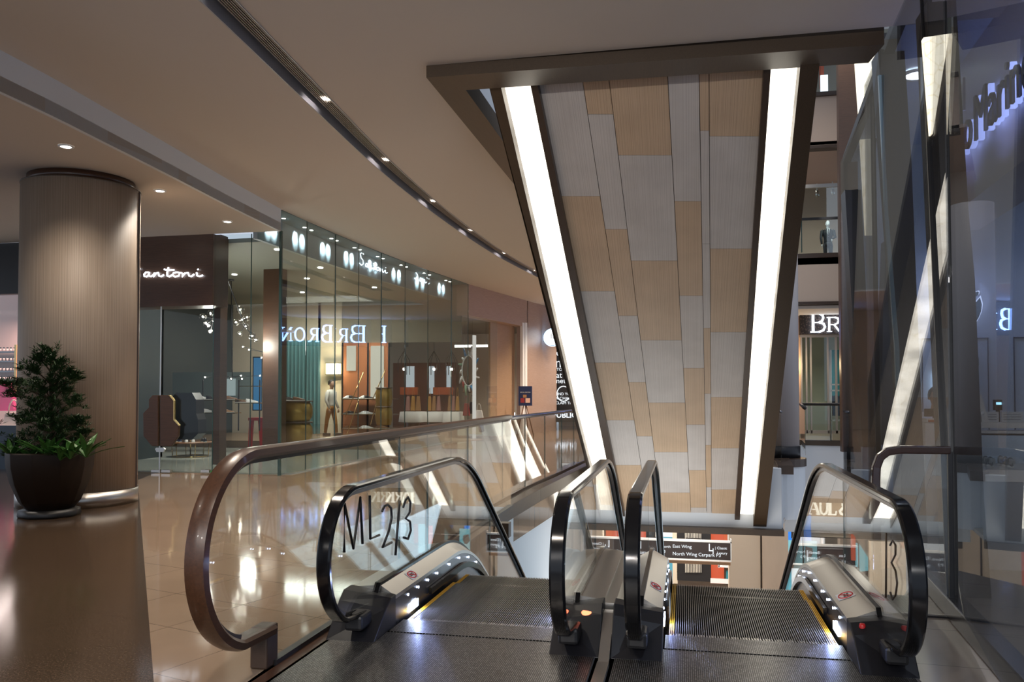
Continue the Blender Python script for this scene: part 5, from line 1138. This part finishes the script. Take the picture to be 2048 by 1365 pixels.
for i, (a, d, yy) in enumerate(((1968, 892, 8.15), (1978, 895, 8.05), (1988, 899, 7.95), (2008, 895, 8.1), (2018, 899, 8.0), (2028, 903, 7.9))):
    p = at(a, d, y=yy); p.z = zb+.002
    lab = f'black watch on its stand in the display case, {("nearest the dark pillar", "second from the pillar", "third from the pillar", "third from the right edge", "second from the right edge", "nearest the right edge")[i]}'
    if wt0 is None:
        wt0 = thing('watch', lab, 'watch', p, 'watches in the display case'); w0 = p.copy()
        B().tube([(p.x-.03, p.y+.035*math.cos(k*math.pi/6), p.z+.045+.035*math.sin(k*math.pi/6)) for k in range(12)], .013, 6, closed=True).put('strap', M['shoeblk'], wt0)
        B().obox((p.x-.03, p.y-.04, p.z+.055), (.024, 0, 0), (0, .008, .006), (0, -.006, .02)).put('dial', M['steel'], wt0, bevel=.004); B().cyl((p.x-.03, p.y, p.z), .03, .02, 12).put('stand', M['white'], wt0)
    else: dup(wt0, p-w0, lab)
t = thing('card_terminal', 'black card terminal with lit blue display standing on the rear counter', 'card terminal', at(1997, 846, y=8.8))
pr4(B(), 1989, 800, 2005, 821, 8.75, .05).put('terminal_body', M['dark'], t, bevel=.006); pr4(B(), 1993, 805, 2003, 810, 8.74, .01).put('display', emis('lcd', (.35, .75, 1), 2), t); pr4(B(), 1994, 821, 2000, 847, 8.77, .03).put('stem', M['dark'], t)
for a, d, lab in ((1972, 1998, 'small cream card stand on the rear counter left of the card terminal'), (2003, 2047, 'wide pale printed card stand on the rear counter right of the card terminal')):
    t = thing('card_stand', lab, 'card holder', at(a, 846, y=8.7)); pr4(B(), a, 824, d, 846, 8.7, .015).put('card', mat('card_paper', (.62, .66, .70), .5) if 'card_paper' not in bpy.data.materials else bpy.data.materials['card_paper'], t)
    for k in range(3): pr4(B(), a+4, 829+k*5, d-5, 830+k*5, 8.695, .004).put('printed_line', M['steel_d'], t)
t = thing('white_tablet', 'white leaning tablet screen at the left end of the rear counter', 'screen', at(1970, 846, y=8.9)); pq(B(), [(1957, 790), (1963, 790), (1980, 852), (1966, 857)], 8.65, .06).put('tablet_body', M['white'], t)
p = at(1834, 150, z=4.84); t = thing('downlight', 'large round recessed downlight in the watch shop ceiling', 'ceiling light', p)
B().lathe((p.x, p.y, 4.83), [(.17, .02), (.17, 0), (.12, 0)], 28).put('trim_ring', M['white'], t); B().cyl((p.x, p.y, 4.832), .115, .01, 28).put('bulb', emis('cool_lamp', (.85, .93, 1), 8), t)
pr4(B(), 1926, 155, 1931, 220, 8.4, .03).put('hanging_rod', M['steel'], None, 'thin steel rod hanging from the ceiling left of the block letter sign', 'rod')
t = thing('wall_socket_plate', 'small grey metal plate with keyhole on the desk side behind the guard', 'plate', at(1885, 930, y=9.4)); pr4(B(), 1876, 912, 1896, 956, 9.4, .02).put('plate', M['steel_d'], t); B().ball(at(1887, 932, y=9.39), .012, 8).put('keyhole', M['white'], t)

# ================================================================ FAR SIDE ACROSS THE VOID
def serif(ch):     # letter strokes in a unit box: polylines with widths (x, y in 0..1)
    T, t_ = .085, .035
    D = {'B': [([(.18, 0), (.18, 1)], T), ([(.05, 0), (.5, 0)], t_), ([(.05, 1), (.48, 1)], t_), ([(.18, .52), (.5, .52)], t_), ([(.48, 1), (.66, .93), (.70, .77), (.64, .6), (.48, .52)], T*.8), ([(.5, .52), (.72, .44), (.78, .27), (.70, .08), (.5, 0)], T*.8)],
         'R': [([(.18, 0), (.18, 1)], T), ([(.05, 0), (.32, 0)], t_), ([(.05, 1), (.5, 1)], t_), ([(.18, .5), (.5, .5)], t_), ([(.5, 1), (.68, .92), (.72, .75), (.66, .58), (.5, .5)], T*.8), ([(.45, .5), (.75, .03), (.92, 0)], T*.8)],
         'I': [([(.3, 0), (.3, 1)], T), ([(.12, 0), (.48, 0)], t_), ([(.12, 1), (.48, 1)], t_)],
         'O': [([(.5+.42*math.cos(k*math.pi/10), .5+.5*math.sin(k*math.pi/10)) for k in range(21)], T*.8)],
         'N': [([(.15, 0), (.15, 1)], t_), ([(.02, 0), (.3, 0)], t_), ([(.02, 1), (.2, 1)], t_), ([(.15, 1), (.85, 0)], T), ([(.85, 0), (.85, 1)], t_), ([(.7, 1), (1, 1)], t_)],
         'P': [([(.2, 0), (.2, 1)], T*1.5), ([(.02, 0), (.4, 0)], t_*1.3), ([(.02, 1), (.5, 1)], t_*1.3), ([(.2, .48), (.5, .48)], t_), ([(.5, 1), (.72, .92), (.76, .75), (.7, .56), (.5, .48)], T*1.4)],
         'A': [([(.12, 0), (.48, 1)], t_), ([(.5, 1), (.88, 0)], T*1.4), ([(.26, .35), (.72, .35)], t_), ([(0, 0), (.28, 0)], t_*1.3), ([(.68, 0), (1, 0)], t_*1.3)],
         'U': [([(.2, 1), (.2, .3), (.3, .08), (.5, 0), (.7, .08), (.8, .3), (.8, 1)], T), ([(.02, 1), (.38, 1)], t_*1.3), ([(.66, 1), (.95, 1)], t_*1.3)],
         'L': [([(.22, 0), (.22, 1)], T*1.5), ([(.04, 1), (.42, 1)], t_*1.3), ([(.04, 0), (.8, 0), (.84, .25)], t_*1.6)],
         '&': [([(.95, .5), (.75, .15), (.45, 0), (.15, .08), (.08, .28), (.25, .48), (.58, .72), (.58, .92), (.42, 1), (.28, .9), (.28, .7), (.85, .05), (1, .05)], T*1.2)],
         'S': [([(.8, .78), (.74, .94), (.5, 1), (.24, .92), (.2, .72), (.5, .52), (.78, .32), (.76, .1), (.5, 0), (.22, .08), (.16, .24)], T*1.2)],
         'H': [([(.2, 0), (.2, 1)], T*1.4), ([(.8, 0), (.8, 1)], T*1.4), ([(.2, .5), (.8, .5)], t_), ([(.04, 0), (.38, 0)], t_*1.3), ([(.04, 1), (.38, 1)], t_*1.3), ([(.62, 0), (.96, 0)], t_*1.3), ([(.62, 1), (.96, 1)], t_*1.3)],
         'K': [([(.2, 0), (.2, 1)], T*1.4), ([(.85, 1), (.25, .45)], t_), ([(.42, .6), (.88, 0)], T*1.2), ([(.04, 0), (.38, 0)], t_*1.3), ([(.04, 1), (.38, 1)], t_*1.3)]}
    return D[ch]
def letter(ch, x, z, w_, h, y, m, parent, thick=1.0):
    b = B()
    for line, r in serif(ch):
        for (a, c), (d, e) in zip(line, line[1:]):
            p, q = Vector((x+a*w_, y, z+c*h)), Vector((x+d*w_, y, z+e*h)); dd = (q-p); L = dd.length; dd.normalize(); s_ = Vector((dd.z, 0, -dd.x)); r2 = r*h*thick*.62
            b.prism([p-s_*r2-dd*r2*.4, q-s_*r2+dd*r2*.4, q+s_*r2+dd*r2*.4, p+s_*r2-dd*r2*.4], (0, -.05, 0))
    return b.put('letter_'+{'&': 'ampersand'}.get(ch, ch.lower()), m, parent)

# round cladded column rising from the landing edge
t = thing('round_column', 'pale grey fluted round column at the edge of the far landing', 'column', (2.12, 19.75, 0))
B().cyl((2.12, 19.75, .28), .42, 5.2, 48).put('fluted_cladding', mat('grey_clad', (.36, .33, .33), .5), t); B().cyl((2.12, 19.75, 0.0), .44, .28, 48).put('dark_base', M['newel'], t)
# railing on the landing edge and on the far edge
t = thing('glass_balustrade', 'short glass balustrade at the landing edge right of the glowing soffit strip', 'railing', (1.9, 18.4, 0))
B().wall((1.90, 17.55), (1.95, 19.2), .02, 1.05, .012).put('glass_panel', M['glass'], t); B().tube([(1.90, 17.5, 1.1), (1.96, 19.25, 1.1)], .03, 8).put('handrail', M['steel_d'], t)
t = thing('glass_balustrade', 'far glass balustrade with dark handrail before the lit serif shop sign', 'railing', (4, 26.9, 0))
B().wall((3.52, 26.85), (7.4, 26.45), .02, 1.10, .012).put('glass_panel', M['glass'], t); B().tube([(3.5, 26.85, 1.13), (7.4, 26.45, 1.13)], .045, 8).put('handrail', M['dark'], t)
B().wall((2.75, 20.4), (3.45, 26.8), .02, 1.10, .012).put('glass_panel', M['glass'], t); B().tube([(2.75, 20.4, 1.13), (3.5, 26.85, 1.13)], .045, 8).put('handrail', M['dark'], t)
for x in (4.35, 5.3, 6.3): B().box(x-.008, x+.008, 26.62, 26.84, .02, 1.1).put('glass_joint', M['glass_edge'], t)
YF = 29.5
b = B(); pr4(b, 1560, 600, 1601, 868, YF, .2); struct('wall_far_cream', b, mat('peach_wall', (.62, .42, .30), .6))
b = B(); pr4(b, 1573, 694, 1592, 802, YF-.05, .06); struct('trim_lantern_niche', b, mat('amber_niche', (.50, .24, .08), .5))
b = B(); pr4(b, 1600, 600, 1950, 629, YF, .2); struct('wall_far_top', b, mat('mauve_wall', (.40, .34, .34), .6))
p = at(1585, 740, y=YF-.2); p = at(1585, 732, y=YF-.2); t = thing('wall_lantern', 'small glowing wall lantern in the amber niche left of the serif sign', 'wall lamp', p)
B().box(p.x-.10, p.x+.10, YF-.25, YF-.06, p.z-.19, p.z+.19).put('lamp_shade', bpy.data.materials['lantern_glow'], t)
for zz in (-.21, .19): B().box(p.x-.12, p.x+.12, YF-.27, YF-.05, p.z+zz, p.z+zz+.03).put('frame', M['dark'], t)
light('POINT', (p.x, YF-.6, p.z), 14, (1, .75, .45), .1)
t = thing('serif_shop_sign', 'lit white serif shop sign starting with BR on a dark patterned box', 'sign', at(1650, 668, y=YF-.3))
mm = mat('dark_weave', (.05, .035, .035), .5); vo = nn(mm, 'ShaderNodeTexVoronoi'); vo.inputs['Scale'].default_value = 16; lk(mm, coords(mm), vo.inputs['Vector']); lk(mm, ramp(mm, vo.outputs['Distance'], [(.2, (.10, .07, .06)), (.5, (.02, .015, .015))]), bsdf(mm).inputs['Base Color'])
pr4(B(), 1600, 629, 1800, 668, YF-.3, .3).put('sign_box', mm, t)
zB = at(1650, 664, y=YF-.34).z; xB = at(1617, 650, y=YF-.34).x; k_ = (YF-.34)/1650*1.04
for ch, px, w_, h_ in (('B', 1619, 34, 33), ('R', 1652, 30, 26), ('I', 1681, 20, 26), ('O', 1696, 26, 26), ('N', 1726, 28, 26), ('I', 1757, 20, 26)):
    letter(ch, at(px, 650, y=YF-.34).x, zB, w_*k_, h_*k_, YF-.34, M['sign_w'], t, 1.15)
t = thing('glass_shopfront', 'glazed shopfront with pale metal frames below the lit serif sign', 'shop window', at(1650, 868, y=YF))
for a, c in ((1602, 1605), (1612, 1615), (1621, 1624), (1655, 1658), (1671, 1675), (1690, 1694), (1740, 1744)): pr4(B(), a, 672, c, 868, YF-.1, .1).put('frame_post', mat('champagne_frame', (.55, .50, .45), .3, .6) if 'champagne_frame' not in bpy.data.materials else bpy.data.materials['champagne_frame'], t)
pr4(B(), 1600, 668, 1800, 674, YF-.15, .2).put('frame_head', bpy.data.materials['champagne_frame'], t); pr4(B(), 1600, 862, 1800, 868, YF-.1, .1).put('frame_sill', bpy.data.materials['champagne_frame'], t)
pr4(B(), 1605, 674, 1800, 862, YF-.06, .01).put('glass_panel', M['glass_shop'], t)
b = B(); pr4(b, 1580, 640, 1900, 875, 33.5, .1); struct('wall_far_shop_back', b, mat('pale_olive', (.52, .54, .40), .6))
pr4(B(), 1656, 700, 1700, 800, 32.8, .1).put('teal_panel', mat('teal_board', (.05, .35, .38), .5), None, 'teal display board at the back of the far glazed shop', 'panel')
t = thing('clothes_rack', 'open wardrobe with shelves and dark hanging clothes in the far glazed shop', 'clothes rack', at(1680, 840, y=31.5))
for a, d in ((768, 771), (780, 783), (840, 843)): pr4(B(), 1662, a, 1704, d, 31.5, .4).put('shelf', M['white'], t)
for a in (1662, 1702): pr4(B(), a, 700, a+2, 868, 31.5, .4).put('upright', M['white'], t)
mcl = [mat('navy_cloth', (.02, .035, .08), .8), M['dark'], mat('steel_blue_cloth', (.08, .13, .2), .8)]
for i in range(7):
    a = 1665+i*5.2; p = at(a, 795, y=31.5)
    g_ = pq(B(), [(a-1, 792), (a+2, 792), (a+3.4, 800), (a+3, 832), (a-2, 832), (a-2.4, 800)], 31.55, .12).put('garment', mcl[i % 3], None, f'dark garment hanging in the far wardrobe, {("leftmost", "second", "third", "middle", "fifth", "sixth", "rightmost")[i]} of the row', 'clothing', 'garments in the far wardrobe')

# upper storey across the void
YU = 26.9
b = B(); pr4(b, 1540, 511, 1950, 606, YU, .3); struct('wall_upper_slab_edge', b, mat('warm_plaster', (.52, .41, .33), .7))
b = B(); pr4(b, 1540, 503, 1950, 512, YU-.08, .4); pr4(b, 1540, 601, 1950, 607, YU-.08, .4); struct('trim_upper_slab', b, M['brown_d'])
zu = at(1600, 511, y=YU).z; b = B(); b.box(2.5, 9, YU, 34, zu-.3, zu); struct('floor', b, M['tile'])
b = B(); pr4(b, 1540, 180, 1950, 288, YU+.1, .3); struct('wall_upper_band', b, mat('warm_plaster_two', (.50, .38, .30), .7))
b = B(); pr4(b, 1540, 284, 1950, 290, YU, .4); pr4(b, 1540, 176, 1950, 184, YU, .4); struct('trim_upper_band', b, M['brown_d'])
zc_ = at(1640, 288, y=YU).z; b = B(); b.box(2.5, 9, YU+.1, 34, zc_, zc_+.1); struct('ceiling', b, mat('warm_ceiling', (.50, .39, .32), .7))
b = B(); b.box(2.5, 9, 32.5, 32.6, zu, zc_); struct('wall_upper_shop_back', b, mat('beige_wall', (.60, .48, .38), .6))
t = thing('upper_shop_window', 'large upper storey shop window with dark transom before the suited mannequin', 'shop window', at(1640, 505, y=29))
pr4(B(), 1560, 372, 1800, 505, 29.0, .012).put('glass_panel', M['glass_shop'], t); pr4(B(), 1560, 433, 1800, 438, 28.96, .06).put('transom', M['dark'], t)
pr4(B(), 1602, 372, 1604, 505, 28.97, .04).put('glass_joint', M['glass_edge'], t); pr4(B(), 1560, 366, 1800, 373, 28.95, .1).put('frame_head', M['steel'], t)
light('SPOT', (4.2, 30.6, zc_-.1), 30, NEUT, .06, aim=(4.2, 30.6, 0), angle=125, blend=1); light('SPOT', at(1650, 380, y=28.6), 60, (1, .96, .9), .05, aim=at(1655, 480, y=30), angle=60)
for i, (a, d) in enumerate(((1634, 388), (1665, 384))):
    p = at(a, d, y=29.8); t = thing('track_spotlight', f'small track spotlight above the mannequin window, {("left", "right")[i]} one', 'ceiling light', p); B().tube([(p.x, p.y, p.z+.35), (p.x, p.y, p.z+.05)], .02, 6).put('stem', M['white'], t); B().tube([(p.x, p.y, p.z+.08), (p.x, p.y-.1, p.z-.1)], .06, 10).put('lamp_head', M['steel'], t)
pm = at(1656, 508, y=29.9)
human((pm.x, 29.9, zu), 1.64, .0, 'mannequin in black suit, white shirt and dark tie in the upper shop window', mat('black_suit', (.012, .014, .02), .6), mat('black_suit_trousers', (.012, .013, .018), .6), .03, cat='mannequin', skin=M['white'], arms='front', head_m=mat('mannequin_white', (.75, .75, .76), .4))
mq = [o for o in bpy.data.objects if o.get('category') == 'mannequin'][0]
s_ = 1.64/1.75
B().prism([(pm.x-.055*s_, 29.9-.125*s_, zu+1.44*s_), (pm.x+.055*s_, 29.9-.125*s_, zu+1.44*s_), (pm.x, 29.9-.14*s_, zu+1.12*s_)], (0, -.01, 0)).put('shirt_front', M['white'], mq)
B().prism([(pm.x-.014*s_, 29.9-.15*s_, zu+1.42*s_), (pm.x+.014*s_, 29.9-.15*s_, zu+1.42*s_), (pm.x+.02*s_, 29.9-.165*s_, zu+1.15*s_), (pm.x-.02*s_, 29.9-.165*s_, zu+1.15*s_)], (0, -.008, 0)).put('tie', M['dark'], mq)
b = B(); pr4(b, 1540, 60, 1950, 178, 30.5, .2); struct('wall_top_storey', b, mat('olive_glasswall', (.24, .24, .20), .5))
pq(B(), [(1640, 100), (1648, 100), (1648, 172), (1642, 172)], 30, .3).put('red_column', mat('vermilion', (.45, .10, .05), .5), None, 'thin vermilion column at the very top storey', 'column')
pr4(B(), 1641, 150, 1656, 182, 29.9, .05).put('pale_poster', emis('poster_glow', (.6, .75, .85), .9), None, 'small pale glowing poster in the top storey window', 'poster')
b = B(); pr4(b, 1680, 80, 1760, 905, 24.5, .3); struct('wall_void_right', b, M['walnut'])
b = B(); pr4(b, 1755, 40, 2400, 1000, 26, .3); struct('wall_void_right_far', b, M['darkstone'])
b = B(); b.box(-2.6, 12, 36, 36.2, -.5, 16); struct('wall_far_end', b, M['cream'])
b = B(); b.box(-2.3, 9, 17.9, 36, 15.8, 16); struct('ceiling', b, M['fascia'])

# ================================================================ LOWER STOREY
YL = 30.0
def lowbox(b, x0, y0, x1, y1, y=YL, t=.2): return pr4(b, x0, y0, x1, y1, y, t)
b = B(); pr4(b, 1458, 1040, 1521, 1260, 26.5, .5); struct('wall_clad_pier_left', b, mat('pier_clad_a', (.50, .42, .33), .55))
b = B(); pr4(b, 1525, 1030, 1577, 1260, 26.4, .5); struct('wall_clad_pier_right', b, M['clad'])
b = B(); pr4(b, 1521, 1040, 1525, 1260, 26.6, .3); struct('trim_pier_joint', b, M['brown_d'])
b = B(); pr4(b, 1185, 1050, 1229, 1300, 24.5, .4); struct('wall_clad_pier_small', b, M['clad'])
b = B(); lowbox(b, 1000, 1030, 1800, 1066, YL+.3); lowbox(b, 1000, 1190, 1150, 1060, YL+.3); struct('wall_lower_header', b, M['cream'])
b = B(); b.box(-8, 12, 36, 36.2, LOW, -.5); struct('wall_lower_back', b, M['cream'])
# hanging directory sign
yS = 20.5; c = at(1345, 1100, y=yS); t = thing('directory_sign', 'long brown hanging directory sign naming L1, Classic Luxury and North Wing Carpark', 'sign', c)
pr4(B(), 1228, 1083, 1461, 1117, yS, .12).put('sign_board', mat('sign_brown', (.035, .014, .010), .4), t)
for a, d in ((1080, 1083), (1117, 1120)): pr4(B(), 1226, a, 1463, d, yS-.02, .16).put('frame_rail', M['steel'], t)
for a in (1226, 1461): pr4(B(), a, 1080, a+2, 1120, yS-.02, .16).put('frame_end', M['steel'], t)
for a in (1236, 1455): pr4(B(), a, 1040, a+2, 1081, yS+.03, .03).put('hanger', M['steel'], t)
pr4(B(), 1228, 1121, 1461, 1127, yS+.2, .3).put('timber_ledge', M['tanl'], t)
for s_, a, d, sz in (('East Wing', 1345, 1096, .11), ('North Wing Carpark P3', 1345, 1111, .115), ('L', 1416, 1103, .26), ('1', 1422, 1109, .20), ('| Classic', 1430, 1099, .085), ('Luxury', 1434, 1109, .085), ('Bench', 1295, 1096, .10), ('Luxury', 1295, 1106, .10), ('|', 1315, 1106, .28), ('North', 1322, 1096, .09), ('P.3', 1322, 1106, .09), ('Lux', 1248, 1098, .10), ('L1', 1248, 1110, .10)):
    p = at(a, d, y=yS-.03); text('sign_lettering', s_, sz, p, (1, 0, 0), (0, 0, 1), M['white_em'], t, .003)
# shops below
def shopbox(name, label, cat, parts):
    c = at((parts[0][1]+parts[0][3])/2, parts[0][4], y=YL); t = thing(name, label, cat, c)
    for nm, x0, y0, x1, y1, y, m in parts: pr4(B(), x0, y0, x1, y1, y, .15).put(nm, m, t)
    return t
teal_l = emis('teal_glass_light', (.08, .38, .48), .5); white_l = emis('white_shop_light', (1, .97, .95), .5)
t = shopbox('lower_shopfront', 'black lower storey shopfront with pale vertical slats', 'shopfront', [('front_panel', 1354, 1060, 1422, 1163, YL, M['dark']), ('name_board', 1371, 1078, 1402, 1090, YL-.3, M['newel'])])
for i in range(11): pr4(B(), 1370+i*3.1, 1064, 1371.6+i*3.1, 1146, YL-.1, .05).put('slat', mat('pale_slat', (.55, .52, .45), .5) if 'pale_slat' not in bpy.data.materials else bpy.data.materials['pale_slat'], t)
p = at(1387, 1088, y=YL-.32); text('board_lettering', 'JAIR', .10, p, (1, 0, 0), (0, 0, 1), M['white'], t, .004, 'CENTER')
shopbox('lower_shopfront', 'bright orange lower storey shop with white shelves', 'shopfront', [('orange_wall', 1421, 1060, 1448, 1168, YL+.2, emis('orange_wall', (.75, .10, .03), .42)), ('orange_return', 1446, 1060, 1462, 1100, YL+.6, emis('orange_wall_two', (.8, .16, .06), .4)), ('white_shelf', 1437, 1132, 1466, 1136, YL-.2, M['white']), ('shelf_post', 1436, 1120, 1439, 1136, YL-.2, M['white']), ('blue_item', 1454, 1126, 1463, 1132, YL-.1, mat('blue_item', (.03, .06, .3), .5)), ('teal_item', 1452, 1143, 1464, 1160, YL, mat('teal_item', (.02, .2, .25), .5)), ('white_base', 1421, 1160, 1466, 1168, YL-.2, M['white'])])
shopbox('lower_shopfront', 'white and teal lower storey shop with coral uprights left of the black shopfront', 'shopfront', [('lit_wall', 1229, 1058, 1346, 1168, YL+.3, white_l), ('teal_display', 1291, 1072, 1304, 1168, YL, teal_l), ('teal_display', 1322, 1076, 1345, 1168, YL, teal_l), ('coral_upright', 1309, 1058, 1320, 1168, YL-.1, mat('coral', (.60, .16, .08), .5)), ('white_post', 1234, 1058, 1238, 1168, YL-.3, M['white']), ('dark_end', 1345, 1058, 1355, 1168, YL, M['cream'])])
for q in ((-3.8, 27.5, -3.2, 60), (0, 27.5, -2.2, 60)): light('AREA', (q[0], q[1], -2.1), q[3], NEUT, 2, 2)
# sportswear shop at the lower right
t = thing('lower_shopfront', 'lower storey shop with gold-white serif letters PAUL & SHARK on a tan board', 'shopfront', at(1660, 1180, y=YL))
pr4(B(), 1622, 985, 1860, 1050, YL, .2).put('tan_fascia', mat('tan_fascia', (.30, .21, .13), .5), t)
pr4(B(), 1570, 985, 1640, 1006, YL-.05, .2).put('black_head', M['dark'], t)
pr4(B(), 1622, 1050, 1860, 1070, YL-.1, .3).put('grey_soffit', mat('grey_soffit', (.28, .27, .27), .6), t)
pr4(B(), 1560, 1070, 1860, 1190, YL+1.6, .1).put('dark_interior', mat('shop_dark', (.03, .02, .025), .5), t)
pr4(B(), 1575, 988, 1640, 994, YL-.4, .4).put('pale_edge', M['cream'], t)
zL = at(1640, 1029, y=YL-.15).z; kk = (YL-.15)/1650*1.05
lc = emis('cream_letter', (1, .95, .80), .9)
for ch, a, w_ in (('P', 1597, 19), ('A', 1616, 20), ('U', 1636, 19), ('L', 1655, 17), ('&', 1677, 24), ('S', 1708, 18), ('H', 1728, 20), ('A', 1749, 20), ('R', 1770, 20), ('K', 1791, 20)):
    letter(ch, at(a, 1020, y=YL-.15).x, zL, w_*kk, 24*kk, YL-.15, lc, t, 1.3)
pst = thing('lit_poster', 'blue backlit poster of a dark seated figure beside the serif letters', 'poster', at(1600, 1085, y=YL))
mb = mat('blue_print', (.01, .05, .2), .4, emit=(.01, .16, .55), es=.6); pr4(B(), 1573, 1004, 1622, 1090, YL-.02, .05).put('poster_panel', mb, pst)
def zz3(a, c): return (1480+a/4.55, 780+c/4.55)
pq(B(), [zz3(*p) for p in [(505, 1060), (525, 1065), (530, 1110), (520, 1150), (545, 1180), (600, 1135), (612, 1145), (570, 1210), (530, 1225), (555, 1290), (550, 1365), (530, 1365), (525, 1290), (490, 1235), (440, 1210), (455, 1150), (480, 1110), (490, 1075)]], YL-.05, .01).put('figure_print', M['dark'], pst)
pst = thing('lit_poster', 'pale turquoise backlit poster of a man in a light hooded top', 'poster', at(1600, 1180, y=YL))
pr4(B(), 1573, 1082, 1634, 1190, YL-.04, .05).put('poster_panel', emis('aqua_print', (.22, .62, .70), .42), pst)
def zz4(a, c): return (1440+a/4.55, 940+c/4.55)
pq(B(), [zz4(*p) for p in [(780, 700), (840, 715), (845, 760), (825, 800), (790, 800), (770, 765)]], YL-.07, .01).put('head_print', mat('print_skin', (.12, .10, .09), .5), pst)
pq(B(), [zz4(*p) for p in [(770, 770), (800, 800), (845, 800), (870, 850), (865, 930), (830, 1000), (740, 1010), (700, 980), (735, 900), (770, 840)]], YL-.08, .01).put('hood_print', emis('print_white', (.70, .92, .90), .4), pst)
pq(B(), [zz4(*p) for p in [(690, 960), (760, 1000), (790, 1010), (760, 1060), (700, 1040), (650, 1080), (640, 1010)]], YL-.09, .01).put('dark_print', mat('print_navy', (.02, .06, .10), .5), pst)
shopbox('lower_display', 'thin orange display panel in the serif letter shop', 'display panel', [('orange_panel', 1703, 1062, 1711, 1122, YL+.2, bpy.data.materials['orange_wall'])])
shopbox('lower_display', 'tall turquoise lit window panel at the right of the serif letter shop', 'display panel', [('aqua_panel', 1720, 1080, 1736, 1144, YL+.2, bpy.data.materials['aqua_print']), ('aqua_edge', 1712, 1088, 1716, 1135, YL+.2, bpy.data.materials['aqua_print'])])
shopbox('lower_display', 'faint dark shelf of goods with thin pale rails inside the serif letter shop', 'shelf', [('shelf_back', 1636, 1098, 1685, 1122, YL+1.2, mat('maroon', (.06, .025, .02), .5)), ('pale_rail', 1636, 1097, 1686, 1099, YL+1.0, M['steel']), ('pale_rail', 1636, 1121, 1686, 1123, YL+1.0, M['steel'])])
light('AREA', (4.5, 28, -2.6), 40, NEUT, 2, 2)

# long blue-lit sign added behind the sloping soffit for the shoe shop's glass to mirror
sx, sy, sz = 2.6, 33.5, 3.75
t = thing('serif_shop_sign', 'long blue lit serif sign added on the far landing, mirrored in the shoe shop facade', 'sign', (sx, sy, sz))
B().box(sx-1.7, sx+1.7, sy+.02, sy+.14, sz-.2, sz+1.0).put('sign_box', bpy.data.materials['dark_weave'], t)
mb2 = emis('blue_letter', (.20, .38, 1), 7)
for ch, u, w_, h_ in (('B', -1.45, .62, .74), ('R', -.85, .52, .58), ('I', -.32, .36, .58), ('O', .05, .48, .58), ('N', .60, .50, .58), ('I', 1.15, .36, .58)): letter(ch, sx+u, sz, w_, h_, sy-.02, mb2, t, 1.1)
B().box(sx-1.6, sx-1.5, sy+.04, sy+.12, 0, sz-.2).put('post', M['dark'], t); B().box(sx+1.5, sx+1.6, sy+.04, sy+.12, 0, sz-.2).put('post', M['dark'], t)
t.rotation_euler = (0, 0, math.radians(-38))
